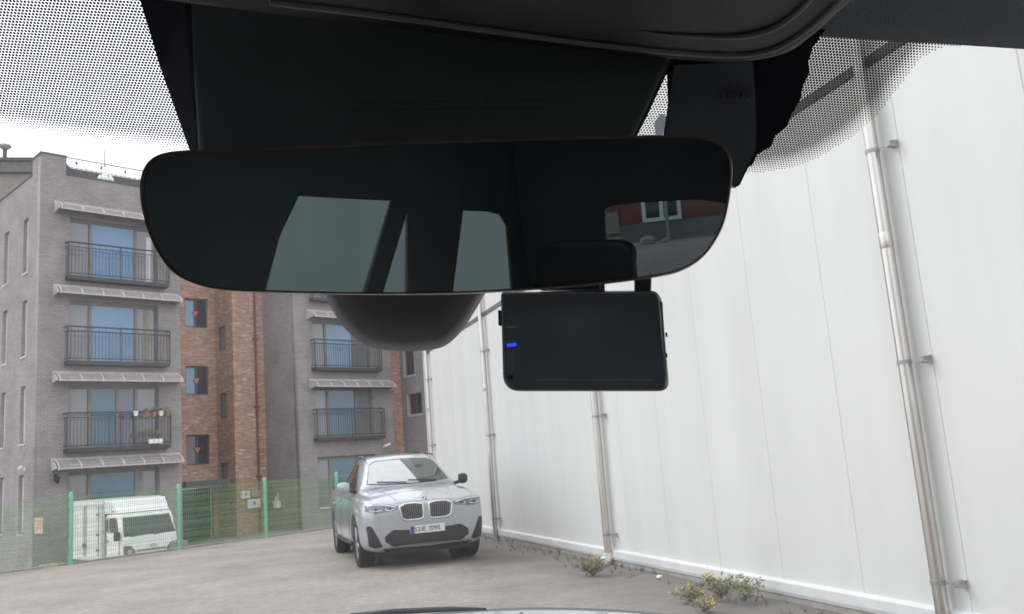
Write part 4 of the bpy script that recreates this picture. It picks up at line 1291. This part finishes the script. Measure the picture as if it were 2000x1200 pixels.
# ================================================================== OUR CAR
own = empty('car_cabin', (0, 0, 0), 0, 'dark cabin of our own car around the windscreen with headliner, console and bonnet', 'car interior')
# windscreen plane: along e1 (across) and e2 (down the slope)
PA, PC = ip(1600, 62, .50), ip(0, -40, .452)
e1 = (PA - PC).normalized()
e2 = Vector((0, .87, -.49)); e2 = (e2 - e1 * e2.dot(e1)).normalized()
en = e1.cross(e2).normalized()
if en.y > 0: en = -en                              # towards us
def WS(s, t, w_=0): return PA + e1 * s + e2 * t + en * w_
def ws_of(px, py):
    p = onp(px, py, PA, en) - PA
    return p.dot(e1), p.dot(e2)
print('edge at x=2000', proj(WS(.15, 0)), 'plane', en)
pane = MB().hexa([WS(-.95, -.05, 0), WS(.60, -.05, 0), WS(.60, 1.02, 0), WS(-.95, 1.02, 0), WS(-.95, -.05, -.005), WS(.60, -.05, -.005), WS(.60, 1.02, -.005), WS(-.95, 1.02, -.005)])
ws = pane.build('windscreen', M['glass'], own)
# ceramic dots
right_poly = [(1500, 40), (2150, 75), (2150, 102), (1990, 95), (1900, 88), (1845, 92), (1800, 112), (1760, 165), (1715, 222), (1660, 270), (1600, 308), (1545, 328), (1500, 336), (1440, 340), (1440, 200)]
right_edge = right_poly[2:14]
left_poly = [(-520, -150), (420, -150), (420, 310), (372, 297), (300, 288), (200, 276), (100, 262), (0, 246), (-160, 222), (-520, 180)]
left_edge = left_poly[3:10]
mid_poly = [(1225, 275), (1240, 100), (1340, 100), (1320, 280)]
dots = MB()
SP = .0020
s0, s1, t0, t1 = -.66, .37, -.03, .16
j = 0
t = t0
while t < t1:
    s = s0 + (SP / 2 if j % 2 else 0)
    while s < s1:
        c = WS(s, t, .0004)
        x, y = proj(c)
        r_ = 0
        if inpoly(x, y, right_poly): r_ = .47 * min(1, .5 + segdist(x, y, right_edge) / 60)
        elif inpoly(x, y, left_poly): r_ = .42 * min(1, .45 + segdist(x, y, left_edge) / 50)
        elif inpoly(x, y, mid_poly): r_ = .34
        if r_:
            rr_ = r_ * SP
            dots.ngon([c + e1 * (rr_ * math.cos(a * math.pi / 4)) + e2 * (rr_ * math.sin(a * math.pi / 4)) * 1.15 for a in range(8)])
        s += SP
    t += SP * .98
    j += 1
print('dots', len(dots.f))
dots.build('frit_dots', M['dots'], ws, kind='stuff', fix=False)
def ws_poly(pts, w_): 
    return [WS(*ws_of(*p), w_) for p in pts]
# solid black ceramic beside the camera housing
fr = [(1300, 60), (1612, 55), (1586, 92), (1578, 118), (1580, 140), (1566, 170), (1563, 192), (1545, 222), (1536, 246), (1514, 262), (1506, 284), (1478, 300), (1468, 322), (1430, 330), (1308, 330)]
MB().prism(ws_poly(fr, .0005), ws_poly(fr, .0012)).build('frit_patch', M['frit'], ws)
# headliner: from the glass edge back over our heads
prof_ = [(.004, .004), (.002, -.002), (-.010, .004), (-.03, .012), (-.10, .024), (-.28, .045), (-.60, .062)]
rows = []
for k in range(13):
    s = -1.05 + 1.75 * k / 12
    base = WS(s, 0, 0)
    rows.append([base + Vector((0, dy, dz)) for dy, dz in prof_])
mb = MB(); mb.grid(rows)
hl = mb.build('headliner', M['liner'], own, smooth=True)
sd = hl.modifiers.new('t', 'SOLIDIFY'); sd.thickness = .03; sd.offset = 1
if hl.data.polygons[20].normal.z < 0: sd.offset = -1
added_roof_hole = rect(-.43, -1.55, .43, -.24)  # unseen glass roof opening, added to bring daylight into the cabin
plate('roof_lining', rect(-.80, -2.5, .70, -.06), [added_roof_hole], .03, lambda u, v, w_: (u, v, 1.812 + w_), M['lining'], own)
box('roof_glass', (-.44, -1.56, 1.845), (.44, -.23, 1.85), M['clearglass'], own)
# overhead console: two stepped slabs with paler ribs standing in for edge highlights
def flatpts(px, z): return [onp(x, y, (0, 0, z), Vector((0, 0, 1))) for x, y in px]
outer_px = [(150, -40), (262, 2), (365, 19), (677, 57), (1000, 95), (1310, 126), (1440, 131), (1540, 112), (1600, 74), (1650, 30), (1700, -10)]
inner_px = [(525, 0), (750, 28), (980, 60), (1200, 88), (1400, 105), (1495, 98), (1560, 68), (1620, 20), (1660, -20)]
in2_px = [(1240, 62), (1330, 70), (1440, 72), (1510, 55), (1560, 22), (1590, -10)]
def slab(name, px, z, h, m, back=-.5):
    path = [p for p in catmull([Vector((x, y, 0)) for x, y in px], 6)]
    bot = flatpts([(p.x, p.y) for p in path], z)
    r_ = [p.copy() for p in bot] + [Vector((bot[-1].x + .02, back, z)), Vector((bot[0].x - .05, back, z))]
    top = [p + Vector((0, .004, h)) for p in r_]
    return MB().prism(r_, top).build(name, m, own, bevel=.008, seg=3), bot
ocs, obot = slab('overhead_console', outer_px, 1.700, .05, M['plasd'], -.2)
ic, ibot = slab('console_panel', inner_px, 1.6925, .007, M['plasd'], -.15)
ic.parent = ocs
MB().tube([p + Vector((0, .0015, .0)) for p in ibot], .0016, 6).build('edge_trim', M['trim'], ocs, smooth=True)
b2_ = flatpts([(p.x, p.y) for p in catmull([Vector((x, y, 0)) for x, y in in2_px], 6)], 1.692)
MB().tube(b2_, [.0016 * min(1, k / 14 + .05) for k in range(len(b2_))], 6).build('edge_trim', M['trim'], ocs, smooth=True)
# forward camera housing on the glass behind the mirror
fpx_ = [(372, -60), (376, 150), (385, 310), (700, 340), (1000, 335), (1236, 278), (1262, 225), (1296, 150), (1312, 118), (1330, -60)]
front_ = [ip(x, y, .452 - .00002 * (y)) for x, y in fpx_]
bpx_ = [(250, -60), (312, 130), (375, 300), (700, 330), (1000, 325), (1238, 272), (1264, 222), (1298, 148), (1314, 116), (1332, -60)]
back_ = ws_poly(bpx_, .002)
hs_ = MB().prism(front_, back_).build('camera_housing', M['house'], own, bevel=.004, seg=4)
autosmooth(hs_)
hs_.data.materials.append(M['frit'])  # side faces coloured dark in place of the shade under the frit
for p in hs_.data.polygons:
    if abs(p.normal.x) > .45: p.material_index = 1
for k in range(5):
    y = 192 + 15 * k
    a, b = ip(945 - 4 * k, y + 2, .4475), ip(1068 - 9 * k, y, .4475)
    c, d = ip(1063 - 9 * k, y + 7, .4475), ip(942 - 4 * k, y + 9, .4475)
    MB().prism([a, b, c, d], [p + Vector((0, .004, 0)) for p in (a, b, c, d)]).build('vent_slat', M['slot'], hs_)
    a, b = ip(690, y + 6, .4475), ip(930 - 4 * k, y + 2, .4475)
    c, d = ip(928 - 4 * k, y + 8, .4475), ip(690, y + 12, .4475)
    MB().prism([a, b, c, d], [p + Vector((0, .004, 0)) for p in (a, b, c, d)]).build('vent_slat', M['slot'], hs_)
# rounded sensor cover below it, down the glass
sc_px = [(560, 430), (600, 520), (632, 565), (652, 604), (674, 636), (700, 660), (730, 674), (765, 680), (800, 681), (838, 679), (868, 671), (892, 652), (914, 624), (936, 588), (952, 560), (985, 500), (1010, 430)]
cen = Vector((790, 500, 0))
path = catmull([Vector((x, y, 0)) for x, y in sc_px], 5)
rows = []
for q, k in ((1.0, 0.0), (.996, .03), (.98, .042), (.95, .048), (.9, .051), (.65, .053), (.3, .054)):
    r_ = []
    for p in path:
        v = cen + (p - cen) * q
        b = WS(*ws_of(v.x, v.y), .003)
        r_.append(b + (CAM - b).normalized() * k * 2.2)
    rows.append(r_)
mb = MB(); mb.grid(rows)
autosmooth(mb.build('sensor_cover', M['plasg'], own), 60)
# bonnet ahead of the glass
rows = []
for i in range(25):
    y = 1.42 + 1.0 * i / 24
    r_ = []
    for k in range(41):
        x = -1.0 + 2.0 * k / 40
        z = 1.136 - .17 * (x + .19) ** 2 - .10 * max(0, y - 1.95) ** 2 - .22 * max(0, 1.75 - y) ** 2
        for c in (-.05, .225): z += .003 * math.exp(-((x - c) / .018) ** 2) if c > 0 else 0
        r_.append((x, y, z))
    rows.append(r_)
mb = MB(); mb.grid(rows)
rows2 = [[(p[0], p[1], p[2] - .03) for p in r_] for r_ in (rows[-1], rows[-1])]
mb.grid([rows[-1], rows2[0]])
bn_ = mb.build('bonnet', M['hood'], own, smooth=True)
def hz(x, y): return 1.136 - .17 * (x + .19) ** 2 - .10 * max(0, y - 1.95) ** 2 - .22 * max(0, 1.75 - y) ** 2
for c, m_ in ((-.045, 'trimgrey'), (.215, 'trimgrey')):
    MB().tube([(c + .02 * (y - 1.8), y, hz(c + .02 * (y - 1.8), y) + .001) for y in [1.5 + .06 * k for k in range(14)]], .005, 5).build('bonnet_crease', M[m_], bn_, smooth=True)
MB().tube([Vector(p) + Vector((0, .002, -.002)) for p in rows[-1]], .006, 6).build('bonnet_edge', M['trimgrey'], bn_, smooth=True)
# wiper-shaped dark bar standing in for a reflection on the bonnet's left
MB().tube([ip(685, 1203, 1.37), ip(770, 1195, 1.37), ip(880, 1190, 1.37), ip(950, 1190, 1.37)], [.004, .0045, .004, .002], 8).build('wiper', M['black'], own, smooth=True)
# dashboard (below the view)
rows = []
for k in range(9):
    x = -.95 + 1.6 * k / 8
    rows.append([(x, y, z) for y, z in ((1.35, .98), (1.2, 1.06), (.95, 1.10), (.75, 1.09), (.66, 1.03), (.62, .85), (.7, .5))])
mb = MB(); mb.grid(rows); db = mb.build('dashboard', M['plasd'], own, smooth=True)
sd = db.modifiers.new('t', 'SOLIDIFY'); sd.thickness = .03
# cabin sides and tail with window openings (seen in the mirror)
XL, YR = -.74, -2.42
def SL(px, py):
    h = mhit(px, py, (XL, 0, 0), (1, 0, 0)); return (h.y, h.z)
w1 = [SL(*q) for q in ((585, 382), (770, 392), (714, 580), (517, 577))]
# curve the front edge of the first window
mid = SL(548, 460)
w1 = [w1[0], w1[1], w1[2], w1[3], mid]
tri = [SL(*q) for q in ((801, 398), (799, 580), (746, 580))]
qw = [SL(*q) for q in ((905, 411), (955, 413), (980, 418), (993, 440), (1003, 570), (885, 570))]
print('w1', w1, 'qw', qw)
front_w = [(-.27, 1.08), (-.24, 1.76), (.15, 1.76), (.75, 1.30), (.78, 1.08)]
zroof = 1.86
lout = [(-2.55, .3), (.95, .3), (.95, 1.16), (.24, zroof), (-2.55, zroof)]
plate('side_panel', lout, [w1, tri, qw, front_w], .012, lambda u, v, w_: (XL - w_, u, v), M['lining'], own)
for nm, pl in (('side_glass', w1), ('side_glass', tri), ('side_glass', qw), ('front_glass', front_w)):
    c_ = Vector((sum(p[0] for p in pl) / len(pl), sum(p[1] for p in pl) / len(pl)))
    pg = [((p[0] - c_.x) * 1.0 + c_.x, (p[1] - c_.y) * 1.0 + c_.y) for p in pl]
    MB().prism([(XL - .004, y, z) for y, z in pg], [(XL - .008, y, z) for y, z in pg]).build(nm, M['clearglass' if nm == 'front_glass' else 'tint'], own)
XRR = .74
rw = [(-1.45, 1.28), (-1.35, 1.64), (-.5, 1.66), (-.38, 1.28)]
plate('side_panel', lout, [rw, front_w], .012, lambda u, v, w_: (XRR + w_, u, v), M['lining'], own)
for pl in (rw, front_w):
    MB().prism([(XRR + .004, y, z) for y, z in pl], [(XRR + .008, y, z) for y, z in pl]).build('side_glass', M['clearglass' if pl is front_w else 'tint'], own)
def RL(px, py):
    h = mhit(px, py, (0, YR, 0), (0, 1, 0)); return (h.x, h.z)
g0 = [RL(*q) for q in ((1178, 412), (1192, 403), (1250, 396), (1360, 390), (1420, 398))]
zbm = RL(1300, 575)[1]
print('rear', g0, zbm)
rg = [(g0[0][0] - .01, zbm)] + g0 + [(.45, g0[-1][1] - .02), (.52, zbm)]
plate('tail_panel', rect(-.78, .3, .78, zroof), [rg], .04, lambda u, v, w_: (u, YR - w_, v), M['lining'], own)
MB().prism([(x, YR - .02, z) for x, z in rg], [(x, YR - .024, z) for x, z in rg]).build('rear_glass', M['tint'], own)
# headrest in front of the rear glass
hr = [mhit(x, y, (0, -1.5, 0), (0, 1, 0)) for x, y in ((1065, 480), (1085, 474), (1200, 473), (1224, 478), (1236, 496), (1234, 520), (1238, 575), (1040, 575), (1045, 500))]
MB().prism(hr, [p + Vector((0, -.1, 0)) for p in hr]).build('headrest', M['plasd'], own, bevel=.012, seg=3)
box('cabin_floor', (-.78, -2.5, .25), (.78, 1.3, .3), M['lining'], own)
box('seat_bench', (-.62, -1.75, .3), (.62, -1.45, 1.24), M['lining'], own, bevel=.05)

# ------------------------------------------------------------------ rear view mirror
rv = empty('rear_view_mirror', M0, 0, 'wide frameless rear view mirror with rounded corners reflecting tinted side windows', 'mirror')
mo_px = [(375, 294), (328, 299), (300, 312), (284, 334), (278, 365), (282, 410), (296, 460), (319, 505), (347, 537), (388, 557), (440, 568), (520, 572), (700, 576), (880, 575), (1000, 569), (1150, 558), (1290, 540), (1340, 525), (1376, 500), (1401, 465), (1416, 430), (1426, 380), (1430, 330), (1424, 300), (1405, 279), (1370, 268), (1300, 265), (1000, 272), (700, 281), (480, 291)]
mpath = [(p.x, p.y) for p in catmull([Vector((x, y, 0)) for x, y in mo_px], 5, True)]
mc = Vector((855, 420))
def mring(grow, w_):
    out = []
    n = len(mpath)
    for i in range(n):
        a, b = Vector(mpath[i - 1]), Vector(mpath[(i + 1) % n])
        t_ = (b - a).normalized(); nr_ = Vector((-t_.y, t_.x))
        p = Vector(mpath[i])
        if (p - mc).dot(nr_) < 0: nr_ = -nr_
        q = p + nr_ * grow
        out.append(onp(q.x, q.y, M0, MN) - M0 + MN * w_)
    return out
g_out, g_in = mring(-5, .0008), mring(-5, -.001)
MB().prism(g_out, g_in).build('mirror_glass', M['mirror'], rv)
mb = MB(); mb.grid([mring(-5.2, .0002), mring(-4.6, .0022), mring(-1.5, .0026), mring(0, .0010), mring(0, -.004)], close=True)
autosmooth(mb.build('bezel', M['brass'], rv), 60)
mb = MB()
rs = [mring(-.5, -.004), mring(-2, -.012), mring(-14, -.020), mring(-40, -.026)]
mb.grid(rs, close=True); mb.ngon(rs[-1])
autosmooth(mb.build('housing', M['plas'], rv), 60)
st = M0 + Vector((0, .02, .0))
pk = ip(850, 440, .40)
MB().tube([pk - M0, WS(*ws_of(850, 300), .02) - M0], .014, 12).build('stem', M['plas'], rv, smooth=True)

# ------------------------------------------------------------------ dash camera screen
SD = .445
sc0 = ip(1140, 665, SD)
sn = (CAM - sc0).normalized()
sn = (sn + Vector((-.12, 0, .02))).normalized()
ds = empty('dash_camera', sc0, 0, 'black dash camera with a dark rounded screen and a small blue light below the mirror', 'dash camera')
so_px = [(978, 575), (984, 571), (1040, 566), (1160, 565), (1270, 568), (1285, 572), (1293, 583), (1297, 620), (1302, 680), (1306, 745), (1303, 757), (1292, 763), (1150, 765), (1010, 763), (990, 756), (980, 742), (976, 700), (975, 640)]
spath = []
for (qx, qy), (ax_, ay), (bx_, by), rr_ in (((977, 570), (984, 765), (1288, 567), 9), ((1290, 567), (977, 570), (1307, 764), 24), ((1307, 765), (1290, 567), (984, 764), 22), ((982, 765), (1307, 765), (977, 570), 34)):
    q = Vector((qx, qy)); a = q + (Vector((ax_, ay)) - q).normalized() * rr_; b = q + (Vector((bx_, by)) - q).normalized() * rr_
    for k in range(9):
        t = k / 8
        p = a * (1 - t) ** 2 + q * (2 * t * (1 - t)) + b * t * t
        spath.append((p.x, p.y))
scn_c = Vector((1140, 665))
def sring(k, w_, path=spath, dx=0, dy=0):
    out = []
    n = len(path)
    for i in range(n):
        a, b = Vector(path[i - 1]), Vector(path[(i + 1) % n])
        t_ = (b - a).normalized(); nr_ = Vector((-t_.y, t_.x)); p = Vector(path[i])
        if (p - scn_c).dot(nr_) < 0: nr_ = -nr_
        q = p + nr_ * k
        out.append(onp(q.x + dx, q.y + dy, sc0, sn) - sc0 + sn * w_)
    return out
mb = MB(); rs = [sring(-1, -.011), sring(0, -.009), sring(0, -.0015), sring(-2, .0)]
mb.grid(rs, close=True); mb.ngon(rs[0])
autosmooth(mb.build('case', M['screenb'], ds), 50)
mb = MB(); mb.grid([sring(-2, -.0003), sring(-3, .0006), sring(-6, .0003)], close=True)
autosmooth(mb.build('rim', M['edge'], ds), 60)
MB().prism(sring(-6, .0001), sring(-6, -.002)).build('screen', M['screen'], ds)
def sq(px, w_): return [onp(x, y, sc0, sn) - sc0 + sn * w_ for x, y in px]
def spr(name, px, m, w0=.0002, w1=.0006): return MB().prism(sq(px, w0), sq(px, w1)).build(name, m, ds)
spr('blue_light', [(990, 672), (1008, 670), (1009, 676), (991, 678)], M['ledb'])
spr('green_light', [(989, 640), (998, 637), (1008, 638), (1008, 640), (998, 640), (990, 642)], M['ledg'])
spr('screen_line', [(1045, 741), (1276, 741), (1276, 743), (1045, 743)], M['edge'])
spr('button_strip', [(990, 682), (1004, 682), (1006, 728), (992, 728)], M['strip'], .00015, .0003)
MB().tube([sq([(998, 737)], .0002)[0], sq([(998, 737)], .0008)[0]], .0014, 12).build('microphone', M['black'], ds)
for k in range(6): spr('speaker_hole', [(1276, 642 + 6 * k), (1281, 642 + 6 * k), (1281, 645 + 6 * k), (1276, 645 + 6 * k)], M['strip'])
spr('side_edge', [(1290, 590), (1294, 590), (1303, 742), (1298, 742)], M['edge'], -.0005, .001)
MB().prism(sq([(971, 606), (975, 606), (976, 636), (972, 636)], -.002), sq([(971, 606), (975, 606), (976, 636), (972, 636)], -.008)).build('side_button', M['black'], ds)
for y in (650, 690): MB().prism(sq([(1299, y), (1302.5, y), (1303.5, y + 8), (1300, y + 8)], -.002), sq([(1299, y), (1302.5, y), (1303.5, y + 8), (1300, y + 8)], -.006)).build('side_button', M['black'], ds)
# mount arm up to the glass and the plug beside it
a_ = [(1236, 500), (1272, 500), (1270, 572), (1238, 572)]
MB().prism(sq(a_, -.012), sq(a_, -.004)).build('mount_arm', M['plas'], ds, bevel=.001)
MB().tube([sq([(1254, 505)], -.008)[0], WS(*ws_of(1300, 330), .004) - sc0], .006, 8).build('mount_rod', M['plas'], ds)
a_ = [(1050, 552), (1172, 550), (1177, 568), (1050, 566)]
MB().prism(sq(a_, -.012), sq(a_, -.005)).build('cable_plug', M['plas'], ds, bevel=.0008)
a_ = [(1168, 549), (1179, 549), (1180, 568), (1169, 568)]
MB().prism(sq(a_, -.0055), sq(a_, -.0045)).build('plug_collar', M['chrome'], ds)
a_ = [(1062, 564), (1176, 566), (1176, 570), (1062, 566)]
MB().prism(sq(a_, -.0055), sq(a_, -.0045)).build('plug_edge', M['chrome'], ds)

# ------------------------------------------------------------------ camera unit on the glass right of the mirror
cu_ = empty('toll_unit', ip(1380, 250, .50), 0, 'black plastic unit stuck to the windscreen right of the mirror above its corner', 'toll unit')
up_ = [(1316, 128), (1470, 120), (1474, 180), (1476, 240), (1474, 292), (1448, 345), (1442, 358), (1432, 364), (1290, 364), (1296, 262), (1306, 195)]
fr_ = [ip(x, y, .478 + .0002 * (y - 120)) - cu_.location for x, y in up_]
bk_ = [p - cu_.location for p in ws_poly([(x + (2 if x > 1400 else -1), y) for x, y in up_], .002)]
cs_ = MB().prism(fr_, bk_).build('case', M['house'], cu_)
cs_.data.materials.append(M['frit'])  # side faces coloured darker to mute the windscreen light falling on them
for p in cs_.data.polygons:
    if abs(p.normal.x) > .4: p.material_index = 1
for k in range(5):
    q = [ip(x + 13 * k, y, .4845) - cu_.location for x, y in ((1410, 181), (1419, 181), (1417, 192), (1408, 192))]
    MB().prism(q, [p + Vector((0, .004, 0)) for p in q]).build('printed_mark', M['mark'], cu_)
q = [(1290, 222), (1298, 224), (1302, 238), (1297, 256), (1294, 264), (1280, 264), (1278, 240)]
o = empty('clear_clip', ip(1290, 245, .53), 0, 'small clear plastic clip on the windscreen between the two black housings', 'clip')
MB().prism([ip(x, y, .525) - o.location for x, y in q], [ip(x, y, .53) - o.location for x, y in q]).build('clip', M['clear'], o, bevel=.0006)
print('DONE', len(bpy.data.objects))
